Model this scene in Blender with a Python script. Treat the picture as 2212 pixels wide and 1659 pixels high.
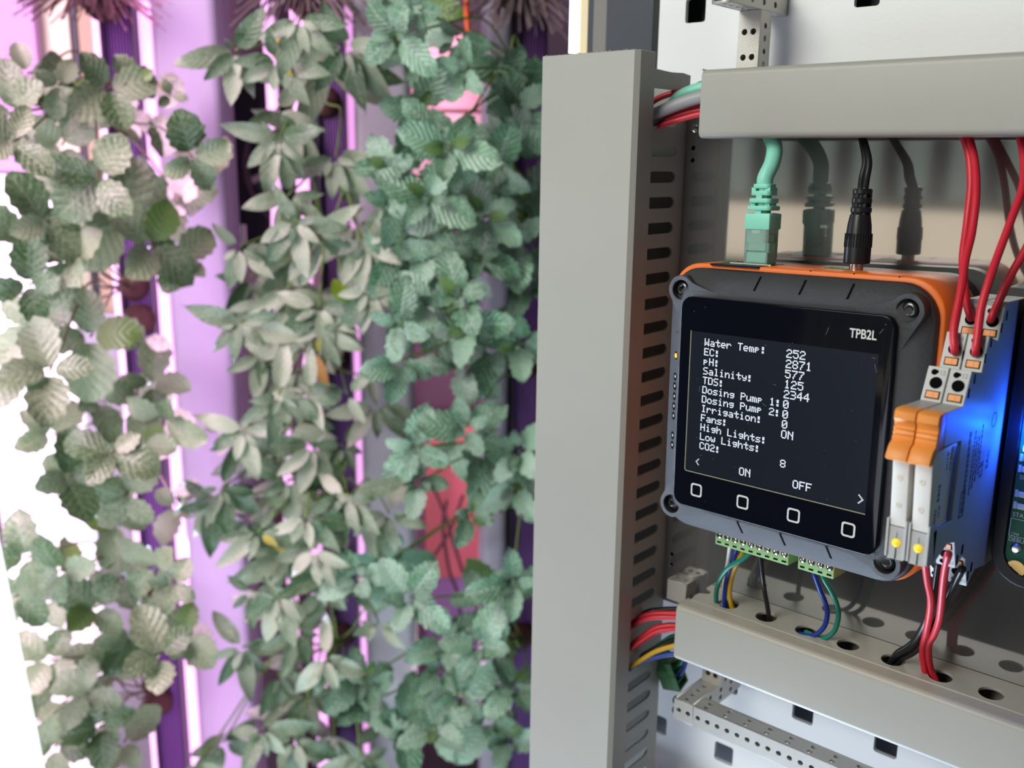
import bpy, bmesh, math, random
from mathutils import Vector, Matrix

for o in list(bpy.data.objects):
    bpy.data.objects.remove(o, do_unlink=True)
SC = bpy.context.scene
COL = SC.collection

# ------------------------------------------------------------------ camera
S = 0.0011                      # one drawing unit (about a millimetre) in metres
EYE = Vector((0, 0, 1.40))      # the phone that took the picture, above the floor
F_PX, CX, CY = 2080.0, 1106.0, 829.5
# rows: world x (right along the mounting plate), y (into it), z (up), in camera x right / y down / z forward
WM = ((0.7523564849, 0.1582851829, -0.6394572077),
      (0.6586383668, -0.1623844923, 0.7347290511),
      (0.0124587882, -0.9739492171, -0.2264237202))
cam_data = bpy.data.cameras.new('camera')
cam = bpy.data.objects.new('camera', cam_data)
COL.objects.link(cam)
cam_data.sensor_width = 36.0
cam_data.lens = F_PX * 36.0 / 2212.0
cam_data.clip_start = 0.01
cam_data.clip_end = 50
m = Matrix.Identity(4)
for r in range(3):
    m[r][0], m[r][1], m[r][2] = WM[r][0], -WM[r][1], -WM[r][2]
m.translation = EYE
cam.matrix_world = m
cam_data.dof.use_dof = True
cam_data.dof.focus_distance = 0.386 * 1.1
cam_data.dof.aperture_fstop = 9.0
SC.camera = cam


def ray(px, py):
    c = ((px - CX) / F_PX, (py - CY) / F_PX, 1.0)
    return Vector([sum(WM[i][k] * c[k] for k in range(3)) for i in range(3)])


def P(px, py, Y):
    """drawing-unit point on the plane y = Y seen along a line of sight"""
    d = ray(px, py)
    return d * (Y / d.y)


PV = ray(950, 829); PV.z = 0; PV.normalize()          # the way the grow wall faces away
PU = Vector((PV.y, -PV.x, 0))


def G(px, py, t):
    """point at distance t along the grow wall's own axis"""
    d = ray(px, py)
    return d * (t / d.dot(PV))


def GL(s, t, z):
    return PU * s + PV * t + Vector((0, 0, z))


def W(p):
    return Vector(p) * S + EYE


# ------------------------------------------------------------------ world, light, exposure
world = bpy.data.worlds.new('world')
SC.world = world
world.use_nodes = True
world.node_tree.nodes['Background'].inputs[0].default_value = (0.86, 0.92, 1.0, 1)
world.node_tree.nodes['Background'].inputs[1].default_value = 0.10
SC.view_settings.view_transform = 'Standard'
SC.view_settings.look = 'None'
SC.view_settings.gamma = 1.0
SC.view_settings.use_curve_mapping = False
SC.view_settings.exposure = 0.0


def area(name, loc, target, size, power, color, size_y=None, spread=180):
    ld = bpy.data.lights.new(name, 'AREA')
    ld.energy = power; ld.color = color; ld.size = size
    ld.shape = 'RECTANGLE'; ld.size_y = size_y or size
    ld.spread = math.radians(spread)
    o = bpy.data.objects.new(name, ld)
    COL.objects.link(o)
    o.location = W(loc)
    o.rotation_euler = (W(target) - W(loc)).to_track_quat('-Z', 'Y').to_euler()
    return o


area('daylight_front', (-440, -820, 520), (-190, 400, -80), 0.5, 8.8, (1.0, 0.95, 0.85), 0.75)
area('fill_low', (-350, 240, -790), (-190, 436, -300), 0.35, 4.6, (0.70, 0.83, 1.0))  # added cool fill brightening the lower white panel and bezel; unseen source
area('fill_under', (-430, 300, -800), (-165, 345, -160), 0.4, 0.7, (0.58, 0.73, 1.0), 0.4, 50)  # added from below for the bluish gleam on the bottom bezel slope
area('fill_front_low', (-240, -520, -340), (-150, 400, -200), 0.32, 1.6, (0.86, 0.93, 1.0))  # added low frontal fill for the plate bottom; no known source
area('fill_left', (-900, 325, -250), (-205, 345, -110), 0.4, 2.3, (0.60, 0.76, 1.0), 0.5, 50)  # added off to the left so the bezel's left slope shines bluish
area('daylight_plants', (-520, -420, 560), tuple(GL(-120, 900, -150)), 0.6, 7.0, (0.92, 1.0, 0.96))
area('pink_fill_left', tuple(GL(-520, 560, 60)), tuple(GL(-250, 980, -200)), 0.35, 4.0, (1.0, 0.50, 0.92), 0.9, 110)  # added pink light washing the left tower, for spill the strips don't give
area('pink_fill_gap', tuple(GL(8, 1080, -200)), tuple(GL(8, 1240, -260)), 0.05, 0.9, (1.0, 0.72, 0.86), 0.9)  # added pink light to brighten the red sheet in the gap
area('pink_fill_between', tuple(GL(-240, 885, -330)), tuple(GL(-225, 1000, -330)), 0.06, 0.9, (0.93, 0.42, 1.0), 1.1)  # added pink light on the tower panel, in place of the strips' spill

# ------------------------------------------------------------------ materials
MATS = {}


def mat(name, color, rough=0.5, metal=0.0, emit=None, estr=0.0, coat=0.0, trans=0.0, spec=0.5, bump=None, sheen=0.0,
        mottle=None, ior=1.45, coat_rough=0.03):
    if name in MATS:
        return MATS[name]
    mm = bpy.data.materials.new(name)
    mm.use_nodes = True
    nt = mm.node_tree
    b = nt.nodes['Principled BSDF']
    b.inputs['Base Color'].default_value = (*color, 1)
    b.inputs['Roughness'].default_value = rough
    b.inputs['Metallic'].default_value = metal
    b.inputs['IOR'].default_value = ior
    b.inputs['Specular IOR Level'].default_value = spec
    b.inputs['Coat Weight'].default_value = coat
    b.inputs['Coat Roughness'].default_value = coat_rough
    b.inputs['Transmission Weight'].default_value = trans
    b.inputs['Sheen Weight'].default_value = sheen
    if emit:
        b.inputs['Emission Color'].default_value = (*emit, 1)
        b.inputs['Emission Strength'].default_value = estr
    tc = nt.nodes.new('ShaderNodeTexCoord')
    if bump:
        sc, st = bump
        n = nt.nodes.new('ShaderNodeTexNoise'); n.inputs['Scale'].default_value = sc; n.inputs['Detail'].default_value = 3
        bp = nt.nodes.new('ShaderNodeBump'); bp.inputs['Strength'].default_value = st; bp.inputs['Distance'].default_value = 0.0004
        nt.links.new(tc.outputs['Object'], n.inputs['Vector'])
        nt.links.new(n.outputs['Fac'], bp.inputs['Height'])
        nt.links.new(bp.outputs['Normal'], b.inputs['Normal'])
    if mottle:
        sc, c2 = mottle
        n = nt.nodes.new('ShaderNodeTexNoise'); n.inputs['Scale'].default_value = sc; n.inputs['Detail'].default_value = 4
        cr = nt.nodes.new('ShaderNodeValToRGB')
        cr.color_ramp.elements[0].position = 0.35; cr.color_ramp.elements[0].color = (*color, 1)
        cr.color_ramp.elements[1].position = 0.68; cr.color_ramp.elements[1].color = (*c2, 1)
        nt.links.new(tc.outputs['Object'], n.inputs['Vector'])
        nt.links.new(n.outputs['Fac'], cr.inputs['Fac'])
        nt.links.new(cr.outputs['Color'], b.inputs['Base Color'])
    MATS[name] = mm
    return mm


M = dict(
    duct=mat('duct_pvc', (0.365, 0.355, 0.315), 0.42, bump=(700, 0.03), mottle=(6, (0.40, 0.385, 0.345))),
    plate=mat('satin_steel_plate', (0.095, 0.097, 0.095), 0.06, spec=1.0, ior=2.2, mottle=(30, (0.104, 0.104, 0.10))),
    white=mat('white_powder_coat', (0.80, 0.80, 0.79), 0.42, bump=(450, 0.2)),
    cavity=mat('hole_shade', (0.075, 0.08, 0.095), 0.7),
    bead=mat('beaded_nickel', (0.50, 0.48, 0.44), 0.42, metal=0.6, bump=(2600, 0.35)),
    steel=mat('bright_steel', (0.62, 0.62, 0.62), 0.22, metal=1.0),
    darksteel=mat('black_oxide_steel', (0.10, 0.10, 0.11), 0.25, metal=0.9),
    blackplastic=mat('black_grained_plastic', (0.013, 0.013, 0.014), 0.40, bump=(4.5, 0.8), spec=1.0),
    blacksmooth=mat('black_satin_plastic', (0.007, 0.007, 0.009), 0.4, spec=0.3),
    glass=mat('black_glass', (0.0030, 0.0038, 0.0065), 0.10, spec=0.22),
    lcd=mat('lcd_panel', (0.004, 0.005, 0.008), 0.25, spec=0.25, emit=(0.50, 0.66, 1.0), estr=0.012),
    lcdedge=mat('lcd_edge_line', (0.20, 0.20, 0.13), 0.4),
    text=mat('lcd_text', (0.1, 0.1, 0.1), 0.4, emit=(0.80, 0.86, 1.0), estr=0.78),
    print_=mat('grey_print', (0.55, 0.55, 0.50), 0.5),
    orange=mat('orange_plastic', (0.80, 0.165, 0.020), 0.45),
    terminal=mat('green_terminal_plastic', (0.33, 0.62, 0.28), 0.45),
    terminalback=mat('dark_green_plastic', (0.05, 0.16, 0.06), 0.45),
    dark=mat('recess_shade', (0.004, 0.004, 0.005), 0.9, spec=0.05),  # near-black painted in for the shade inside holes, slots and seams
    teal=mat('teal_cable', (0.26, 0.70, 0.55), 0.42),
    clear=mat('clear_polycarbonate', (0.78, 0.96, 0.90), 0.12, trans=0.8, ior=1.3),
    rubber=mat('black_rubber', (0.012, 0.012, 0.014), 0.33),
    red=mat('red_wire', (0.56, 0.018, 0.035), 0.38),
    blue=mat('blue_wire', (0.010, 0.035, 0.27), 0.35),
    green=mat('green_wire', (0.010, 0.19, 0.13), 0.35),
    yellow=mat('yellow_wire', (0.58, 0.34, 0.015), 0.38),
    whitewire=mat('white_wire', (0.62, 0.62, 0.60), 0.4),
    greycable=mat('grey_cable', (0.36, 0.36, 0.37), 0.45),
    relaygrey=mat('relay_grey_plastic', (0.46, 0.46, 0.45), 0.42),
    relaywhite=mat('relay_white_plastic', (0.74, 0.72, 0.68), 0.38),
    relayorange=mat('relay_orange_plastic', (0.83, 0.29, 0.055), 0.42),
    ledyellow=mat('yellow_led_lens', (0.80, 0.55, 0.03), 0.25, emit=(1.0, 0.68, 0.02), estr=0.42),
    ledorange=mat('orange_led', (0.8, 0.3, 0.02), 0.3, emit=(1.0, 0.36, 0.02), estr=1.6),
    ledblue=mat('blue_led', (0.1, 0.3, 1.0), 0.3, emit=(0.02, 0.16, 1.0), estr=60.0),
    ink=mat('dark_print', (0.10, 0.10, 0.14), 0.5),
    greyprint=mat('light_grey_print', (0.26, 0.26, 0.26), 0.5),
    pcb=mat('green_solder_mask', (0.008, 0.11, 0.05), 0.45, spec=0.25),
    silk=mat('white_silkscreen', (0.6, 0.66, 0.62), 0.5),
    gold=mat('gold_plating', (0.85, 0.52, 0.14), 0.35, metal=0.2),
    copper=mat('dull_brass', (0.45, 0.25, 0.09), 0.35, metal=1.0),
    slate=mat('slate_frame', (0.052, 0.056, 0.068), 0.5, bump=(900, 0.2)),
    black=mat('gap_shade', (0.006, 0.006, 0.007), 0.6),
    tower=mat('white_pvc_tower', (0.38, 0.38, 0.42), 0.4),
    towergrey=mat('grey_pvc_tower', (0.40, 0.42, 0.42), 0.4),
    channel=mat('dark_growing_channel', (0.020, 0.012, 0.028), 0.5),
    medium=mat('ribbed_growing_medium', (0.17, 0.075, 0.25), 0.7),
    growled=mat('pink_grow_strip', (0.9, 0.6, 0.9), 0.4, emit=(1.0, 0.50, 0.97), estr=1.15),
    growled2=mat('pink_grow_strip_soft', (0.9, 0.6, 0.9), 0.4, emit=(1.0, 0.42, 0.95), estr=0.9),
    growpanel=mat('bright_grow_panel', (0.9, 0.8, 0.9), 0.4, emit=(1.0, 0.84, 0.98), estr=1.05),
    whitelamp=mat('white_lamp', (0.9, 0.9, 0.9), 0.4, emit=(1.0, 1.0, 1.0), estr=1.1),
    cream=mat('cream_board', (0.85, 0.79, 0.58), 0.6),
    tan=mat('tan_board', (0.50, 0.38, 0.25), 0.6),
    mauve=mat('mauve_board', (0.30, 0.20, 0.27), 0.6),
    plum=mat('plum_board', (0.11, 0.05, 0.085), 0.6),
    pinkboard=mat('pink_box', (0.72, 0.34, 0.42), 0.55),
    redboard=mat('red_sheet', (0.75, 0.16, 0.19), 0.5),
    coir=mat('coir_plug', (0.030, 0.012, 0.012), 0.9, bump=(900, 1.0), mottle=(500, (0.085, 0.03, 0.022))),
    dry=mat('dried_stalks', (0.20, 0.16, 0.15), 0.8),
    dryred=mat('dried_red_stalks', (0.16, 0.085, 0.09), 0.8),
    orangecord=mat('orange_cord', (0.85, 0.13, 0.02), 0.5),
    cord=mat('dark_cord', (0.05, 0.012, 0.018), 0.5),
    stemgreen=mat('green_stem', (0.16, 0.28, 0.05), 0.5),
    stempurple=mat('brown_stem', (0.16, 0.12, 0.06), 0.5),
    fan=mat('black_fan_plastic', (0.014, 0.013, 0.02), 0.4),
    room=mat('room_paint', (0.12, 0.13, 0.12), 0.7),
    floorm=mat('grey_floor_paint', (0.14, 0.14, 0.14), 0.6),
    blind=mat('sunlit_blind', (0.8, 0.7, 0.55), 0.7, emit=(1.0, 0.86, 0.64), estr=1.5),
    blindgap=mat('blind_rail', (0.25, 0.23, 0.20), 0.6),
)


def leafmat(name, dark, light, vein, tip, n_veins, bump, sheen=0.35, speck=1.6, vf=0.55):
    mm = bpy.data.materials.new(name)
    mm.use_nodes = True
    nt = mm.node_tree; N = nt.nodes; L = nt.links
    b = N['Principled BSDF']
    b.inputs['Roughness'].default_value = 0.40
    b.inputs['Specular IOR Level'].default_value = 0.75
    b.inputs['Sheen Weight'].default_value = sheen
    b.inputs['Sheen Roughness'].default_value = 0.4
    uv = N.new('ShaderNodeUVMap'); sep = N.new('ShaderNodeSeparateXYZ')
    L.new(uv.outputs['UV'], sep.inputs[0])

    def mth(op, a, bb=None, c=None):
        n = N.new('ShaderNodeMath'); n.operation = op
        for i, v in enumerate((a, bb, c)):
            if v is None: continue
            if isinstance(v, (int, float)): n.inputs[i].default_value = v
            else: L.new(v, n.inputs[i])
        return n.outputs[0]
    a = mth('ABSOLUTE', mth('MULTIPLY_ADD', sep.outputs['X'], 2.0, -1.0))
    ph = mth('FRACT', mth('MULTIPLY', mth('SUBTRACT', sep.outputs['Y'], mth('MULTIPLY', a, 0.30)), n_veins))
    tri = mth('ABSOLUTE', mth('MULTIPLY_ADD', ph, 2.0, -1.0))
    side = mth('GREATER_THAN', tri, 0.78)
    mid = mth('LESS_THAN', a, 0.07)
    vm = mth('MAXIMUM', mth('MULTIPLY', side, 0.7), mid)
    tex = N.new('ShaderNodeTexCoord'); no = N.new('ShaderNodeTexNoise'); no.inputs['Scale'].default_value = 60
    no.inputs['Detail'].default_value = 5
    L.new(tex.outputs['Object'], no.inputs['Vector'])
    at = N.new('ShaderNodeAttribute'); at.attribute_name = 'tint'
    f = mth('MULTIPLY_ADD', no.outputs['Fac'], 0.9, mth('SUBTRACT', mth('MULTIPLY', mth('MINIMUM', at.outputs['Fac'], 1.0), 1.25), 0.62))
    n2 = N.new('ShaderNodeTexNoise'); n2.inputs['Scale'].default_value = 420; n2.inputs['Detail'].default_value = 3
    L.new(tex.outputs['Object'], n2.inputs['Vector'])
    f = mth('ADD', f, mth('MULTIPLY_ADD', n2.outputs['Fac'], speck, -0.5 * speck))
    mx = N.new('ShaderNodeMix'); mx.data_type = 'RGBA'; mx.clamp_factor = True
    L.new(f, mx.inputs[0]); mx.inputs[6].default_value = (*dark, 1); mx.inputs[7].default_value = (*light, 1)
    m2 = N.new('ShaderNodeMix'); m2.data_type = 'RGBA'
    L.new(mth('MULTIPLY', vm, vf), m2.inputs[0]); L.new(mx.outputs[2], m2.inputs[6]); m2.inputs[7].default_value = (*vein, 1)
    m3 = N.new('ShaderNodeMix'); m3.data_type = 'RGBA'
    L.new(mth('GREATER_THAN', at.outputs['Fac'], 1.2), m3.inputs[0]); L.new(m2.outputs[2], m3.inputs[6]); m3.inputs[7].default_value = (*tip, 1)
    L.new(m3.outputs[2], b.inputs['Base Color'])
    bp = N.new('ShaderNodeBump'); bp.inputs['Strength'].default_value = bump; bp.inputs['Distance'].default_value = 0.0012
    L.new(mth('SUBTRACT', mth('MULTIPLY', no.outputs['Fac'], 0.6), mth('MULTIPLY', mth('POWER', tri, 2.0), 0.8)), bp.inputs['Height'])
    L.new(bp.outputs['Normal'], b.inputs['Normal'])
    return mm


M['mint'] = leafmat('mint_leaf', (0.048, 0.185, 0.068), (0.34, 0.60, 0.38), (0.40, 0.60, 0.44), (0.13, 0.28, 0.06), 8, 1.0, 0.2, 2.2)
M['pointed'] = leafmat('pointed_leaf', (0.030, 0.115, 0.030), (0.39, 0.47, 0.31), (0.32, 0.42, 0.26), (0.45, 0.40, 0.05), 7, 0.35, 0.15, 0.9, 0.3)
M['round'] = leafmat('round_leaf', (0.050, 0.125, 0.030), (0.35, 0.42, 0.25), (0.38, 0.44, 0.30), (0.15, 0.24, 0.05), 6, 0.4, 0.2, 2.0, 0.3)


# ------------------------------------------------------------------ mesh helpers
class MB:
    def __init__(self):
        self.bm = bmesh.new()
        self.X = Matrix.Identity(4)
        self.uv = None

    def v(self, p):
        return self.bm.verts.new(self.X @ Vector(p))

    def f(self, vs):
        try:
            return self.bm.faces.new(vs)
        except ValueError:
            return None

    def box(self, x0, x1, y0, y1, z0, z1, bev=0.0, seg=2):
        x0, x1 = min(x0, x1), max(x0, x1); y0, y1 = min(y0, y1), max(y0, y1); z0, z1 = min(z0, z1), max(z0, z1)
        c = [self.v((x, y, z)) for x in (x0, x1) for y in (y0, y1) for z in (z0, z1)]
        fs = [self.f([c[i] for i in q]) for q in ((0, 1, 3, 2), (4, 6, 7, 5), (0, 4, 5, 1), (2, 3, 7, 6), (0, 2, 6, 4), (1, 5, 7, 3))]
        if bev:
            es = list({e for f in fs for e in f.edges})
            bmesh.ops.bevel(self.bm, geom=es, offset=bev, segments=seg, affect='EDGES', profile=0.5)
        return self

    def prism(self, pts, a, b, axis='x', bev=0.0, seg=2):
        """closed polygon pts extruded from a to b along an axis; pts are the two other coordinates in order"""
        def mk(p, h):
            if axis == 'x': return (h, p[0], p[1])
            if axis == 'y': return (p[0], h, p[1])
            return (p[0], p[1], h)
        A = [self.v(mk(p, a)) for p in pts]; B = [self.v(mk(p, b)) for p in pts]
        n = len(pts)
        fs = [self.f(A), self.f(B[::-1])]
        for i in range(n):
            fs.append(self.f([A[i], B[i], B[(i + 1) % n], A[(i + 1) % n]][::-1]))
        bmesh.ops.recalc_face_normals(self.bm, faces=[f for f in fs if f])
        if bev:
            es = list({e for f in fs[:2] for e in f.edges})
            bmesh.ops.bevel(self.bm, geom=es, offset=bev, segments=seg, affect='EDGES', profile=0.5)
        return self

    def lathe(self, prof, base, axis, seg=24, caps=True):
        """prof: (radius, height) pairs along axis from base"""
        base = Vector(base); ax = Vector(axis).normalized()
        e1 = ax.orthogonal().normalized(); e2 = ax.cross(e1)
        rings = []
        for r, h in prof:
            rings.append([self.v(base + ax * h + (e1 * math.cos(2 * math.pi * k / seg) + e2 * math.sin(2 * math.pi * k / seg)) * r) for k in range(seg)])
        for a, b in zip(rings, rings[1:]):
            for k in range(seg):
                self.f([a[k], a[(k + 1) % seg], b[(k + 1) % seg], b[k]])
        if caps:
            self.f(rings[0][::-1]); self.f(rings[-1])
        return self

    def tube(self, pts, r, seg=10, sub=6, caps=True, r1=None):
        pts = [Vector(p) for p in pts]
        path = []
        n = len(pts)
        if n > 2 and sub > 1:
            ext = [pts[0] * 2 - pts[1]] + pts + [pts[-1] * 2 - pts[-2]]
            for i in range(1, n):
                p0, p1, p2, p3 = ext[i - 1], ext[i], ext[i + 1], ext[i + 2]
                for k in range(sub):
                    t = k / sub
                    path.append(0.5 * ((2 * p1) + (p2 - p0) * t + (2 * p0 - 5 * p1 + 4 * p2 - p3) * t * t + (3 * p1 - p0 - 3 * p2 + p3) * t ** 3))
            path.append(pts[-1])
        else:
            path = pts
        T = [(path[min(i + 1, len(path) - 1)] - path[max(i - 1, 0)]).normalized() for i in range(len(path))]
        e = T[0].orthogonal().normalized()
        rings = []
        for i, p in enumerate(path):
            e = (e - T[i] * e.dot(T[i]))
            e = e.normalized() if e.length > 1e-6 else T[i].orthogonal().normalized()
            g = T[i].cross(e)
            rr = r if r1 is None else r + (r1 - r) * i / (len(path) - 1)
            rings.append([self.v(p + (e * math.cos(2 * math.pi * k / seg) + g * math.sin(2 * math.pi * k / seg)) * rr) for k in range(seg)])
        for a, b in zip(rings, rings[1:]):
            for k in range(seg):
                self.f([a[k], a[(k + 1) % seg], b[(k + 1) % seg], b[k]])
        if caps:
            self.f(rings[0][::-1]); self.f(rings[-1])
        return self

    def sheet(self, outers, holes, thick, origin, ex, ey, chamfer=0.0):
        """flat sheet with through holes: 2-D outlines in the ex/ey plane at origin, thickness toward ex x ey"""
        cu = bpy.data.curves.new('c', 'CURVE')
        cu.dimensions = '2D'; cu.fill_mode = 'BOTH'
        cu.extrude = thick / 2 - chamfer
        if chamfer:
            cu.bevel_depth = chamfer; cu.bevel_resolution = 1; cu.offset = -chamfer
        for poly in list(outers) + list(holes):
            sp = cu.splines.new('POLY'); sp.points.add(len(poly) - 1)
            for q, p in zip(sp.points, poly): q.co = (p[0], p[1], 0, 1)
            sp.use_cyclic_u = True
        ob = bpy.data.objects.new('c', cu)
        me = bpy.data.meshes.new_from_object(ob)
        ex, ey = Vector(ex), Vector(ey); ez = ex.cross(ey)
        mt = Matrix.Identity(4)
        for i in range(3):
            mt[i][0], mt[i][1], mt[i][2] = ex[i], ey[i], ez[i]
        mt.translation = Vector(origin) + ez * thick / 2
        me.transform(self.X @ mt)
        self.bm.from_mesh(me)
        bpy.data.objects.remove(ob); bpy.data.curves.remove(cu); bpy.data.meshes.remove(me)
        return self

    def text(self, s, size, origin, ex, ey, thick=0.02, sx=1.0, bold=0.0, align='LEFT'):
        cu = bpy.data.curves.new('t', 'FONT')
        cu.body = s; cu.size = size; cu.extrude = thick; cu.align_x = align; cu.offset = bold; cu.resolution_u = 3
        ob = bpy.data.objects.new('t', cu)
        COL.objects.link(ob)
        dg = bpy.context.evaluated_depsgraph_get()
        me = bpy.data.meshes.new_from_object(ob.evaluated_get(dg))
        ex, ey = Vector(ex), Vector(ey); ez = ex.cross(ey)
        mt = Matrix.Identity(4)
        for i in range(3):
            mt[i][0], mt[i][1], mt[i][2] = ex[i] * sx, ey[i], ez[i]
        mt.translation = Vector(origin)
        me.transform(self.X @ mt)
        self.bm.from_mesh(me)
        bpy.data.objects.remove(ob); bpy.data.curves.remove(cu); bpy.data.meshes.remove(me)
        return self

    def build(self, name, material, parent=None, smooth=None, label=None, local=False):
        me = bpy.data.meshes.new(name)
        bm = self.bm
        if local:
            pass
        elif parent is not None:
            inv = parent.matrix_basis.inverted()
            bmesh.ops.transform(bm, matrix=inv @ Matrix.Translation(EYE) @ Matrix.Scale(S, 4), verts=bm.verts)
            loc = None
        else:
            c = Vector((0, 0, 0)); lo = Vector((1e9,) * 3); hi = Vector((-1e9,) * 3)
            for v in bm.verts:
                for i in range(3):
                    lo[i] = min(lo[i], v.co[i]); hi[i] = max(hi[i], v.co[i])
            c = Vector(((lo.x + hi.x) / 2, (lo.y + hi.y) / 2, lo.z))
            bmesh.ops.transform(bm, matrix=Matrix.Scale(S, 4) @ Matrix.Translation(-c), verts=bm.verts)
        if smooth:
            for f in bm.faces: f.smooth = True
            if smooth is not True:
                for e in bm.edges:
                    if len(e.link_faces) == 2 and e.calc_face_angle(0) > math.radians(smooth): e.smooth = False
        bm.to_mesh(me); bm.free()
        me.materials.append(material)
        o = bpy.data.objects.new(name, me)
        COL.objects.link(o)
        if parent is not None:
            o.parent = parent
        elif not local:
            o.location = W(c)
        if label: o['label'] = label
        return o


def tag(o, label, cat, group=None):
    o['label'] = label; o['category'] = cat
    if group: o['group'] = group
    return o


def thing(name, label, cat, base, group=None):
    o = bpy.data.objects.new(name, None)
    o.empty_display_size = 0.01
    COL.objects.link(o)
    o.location = W(base)
    return tag(o, label, cat, group)


def struct(mb, name, material, smooth=None):
    o = mb.build(name, material, smooth=smooth); o['kind'] = 'structure'
    return o


def rect(x0, x1, y0, y1): return [(x0, y0), (x1, y0), (x1, y1), (x0, y1)]


def circ(x, y, r, n=16, ry=None): return [(x + r * math.cos(2 * math.pi * k / n), y + (ry or r) * math.sin(2 * math.pi * k / n)) for k in range(n)]


def rrect(x0, x1, y0, y1, r, n=5):
    out = []
    for cx, cy, a0 in ((x1 - r, y1 - r, 0), (x0 + r, y1 - r, 90), (x0 + r, y0 + r, 180), (x1 - r, y0 + r, 270)):
        for k in range(n + 1):
            a = math.radians(a0 + 90 * k / n)
            out.append((cx + r * math.cos(a), cy + r * math.sin(a)))
    return out


XA, YA, ZA = Vector((1, 0, 0)), Vector((0, 1, 0)), Vector((0, 0, 1))

# ------------------------------------------------------------------ the setting
FL = -1.40 / S
struct(MB().box(-2600, 900, -1500, 1500, FL - 40, FL), 'floor', M['floorm'])
HP, VP = 42.7, 43.5
panel = MB()
holes = []
for i in range(-3, 9):
    for j in range(-2, 11):
        x = -183.5 + HP * i; z = 67 - VP * j
        if x < -280 or z < -345: continue
        holes.append(rrect(x, x + 11.3, z, z + 11.3, 1.4, 3))
panel.sheet([rect(-284, 260, -349, 165)], holes, 2.5, (0, 438.5, 0), XA, ZA)
panel.box(-284, 260, 428, 436, -349, -346.5)
struct(panel, 'wall_back', M['white'])
struct(MB().box(-283, 260, 452, 456, -349, 165), 'hole_shade_sheet', M['cavity'])  # dark sheet standing in for the shade behind the panel's holes
struct(MB().box(-2600, 900, -1160, -1120, FL, 1150), 'wall_front', M['room'])
struct(MB().box(150, 156, 120, 456, -700, 900), 'shade_wall_right', M['slate'])  # unseen cabinet side, added to keep out ambient light from the right
struct(MB().box(-2600, 900, -1500, 1500, 1150, 1180), 'ceiling', M['room'])
# the blind-covered window in the wall behind the phone
wz0, wz1 = -200, -84
struct(MB().box(-1080, -380, -1119, -1110, wz0, wz1), 'window_1', M['blind'])
struct(MB().box(-1080, -300, -1119, -1110, wz1 + 18, 330), 'glow_pane', mat('greenish_glow', (0.3, 0.34, 0.3), .6, emit=(0.80, 0.95, 0.82), estr=0.38))  # added glowing pane that gives the plate its greenish reflection
fr = MB()
for z in (wz0 - 16, wz1 + 2):
    fr.box(-1100, -280, -1119, -1095, z, z + 14)
for x in range(-1090, -280, 92):
    fr.box(x, x + 34, -1119, -1098, wz1 + 20, 330)
struct(fr, 'trim_1', M['blindgap'])
# behind the grow wall
bw = MB()
a = GL(-900, 1420, 0); b = GL(420, 1420, 0); d = PV * 20
zt, zb = 420, FL
c = [bw.v((q.x, q.y, z)) for q in (a, b, b + d, a + d) for z in (zb, zt)]
for q in ((0, 2, 3, 1), (2, 4, 5, 3), (4, 6, 7, 5), (6, 0, 1, 7), (1, 3, 5, 7), (0, 6, 4, 2)): bw.f([c[i] for i in q])
struct(bw, 'wall_left', M['mauve'])


# local frame of the grow wall: x = along it, y = away from the phone, z = up
GM = Matrix.Identity(4)
for i in range(3):
    GM[i][0], GM[i][1], GM[i][2] = PU[i], PV[i], ZA[i]


def gmb():
    mb = MB(); mb.X = GM
    return mb

# ------------------------------------------------------------------ mounting plate and its frame of beads
PLY = 405.0
mp = MB()
ph = [circ(x, z, 1.15, 10) for x, z in ((-242, 6.6), (-242, 1.0), (-241.8, -197), (-241.8, -202.6), (20, 6.6), (20, 1))]
mp.sheet([rect(-246.0, 70, -223.5, 20.5)], ph, 2.6, (0, PLY + 2.6, 0), XA, ZA, 0.15)
mplate = tag(mp.build('mounting_plate', M['plate']), 'glossy grey steel mounting plate behind the touch panel and between the two flat ducts', 'mounting plate')

for x, z in ((-242, 6.6), (-242, 1.0), (-241.8, -197), (-241.8, -202.6)):
    q = MB(); q.lathe([(1.14, 0), (1.14, .3)], (x, PLY + 1.2, z), (0, -1, 0), 12); q.build('hole_shade_plug', M['dark'], mplate)  # dark plug behind each hole, put in for the shade inside it


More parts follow.
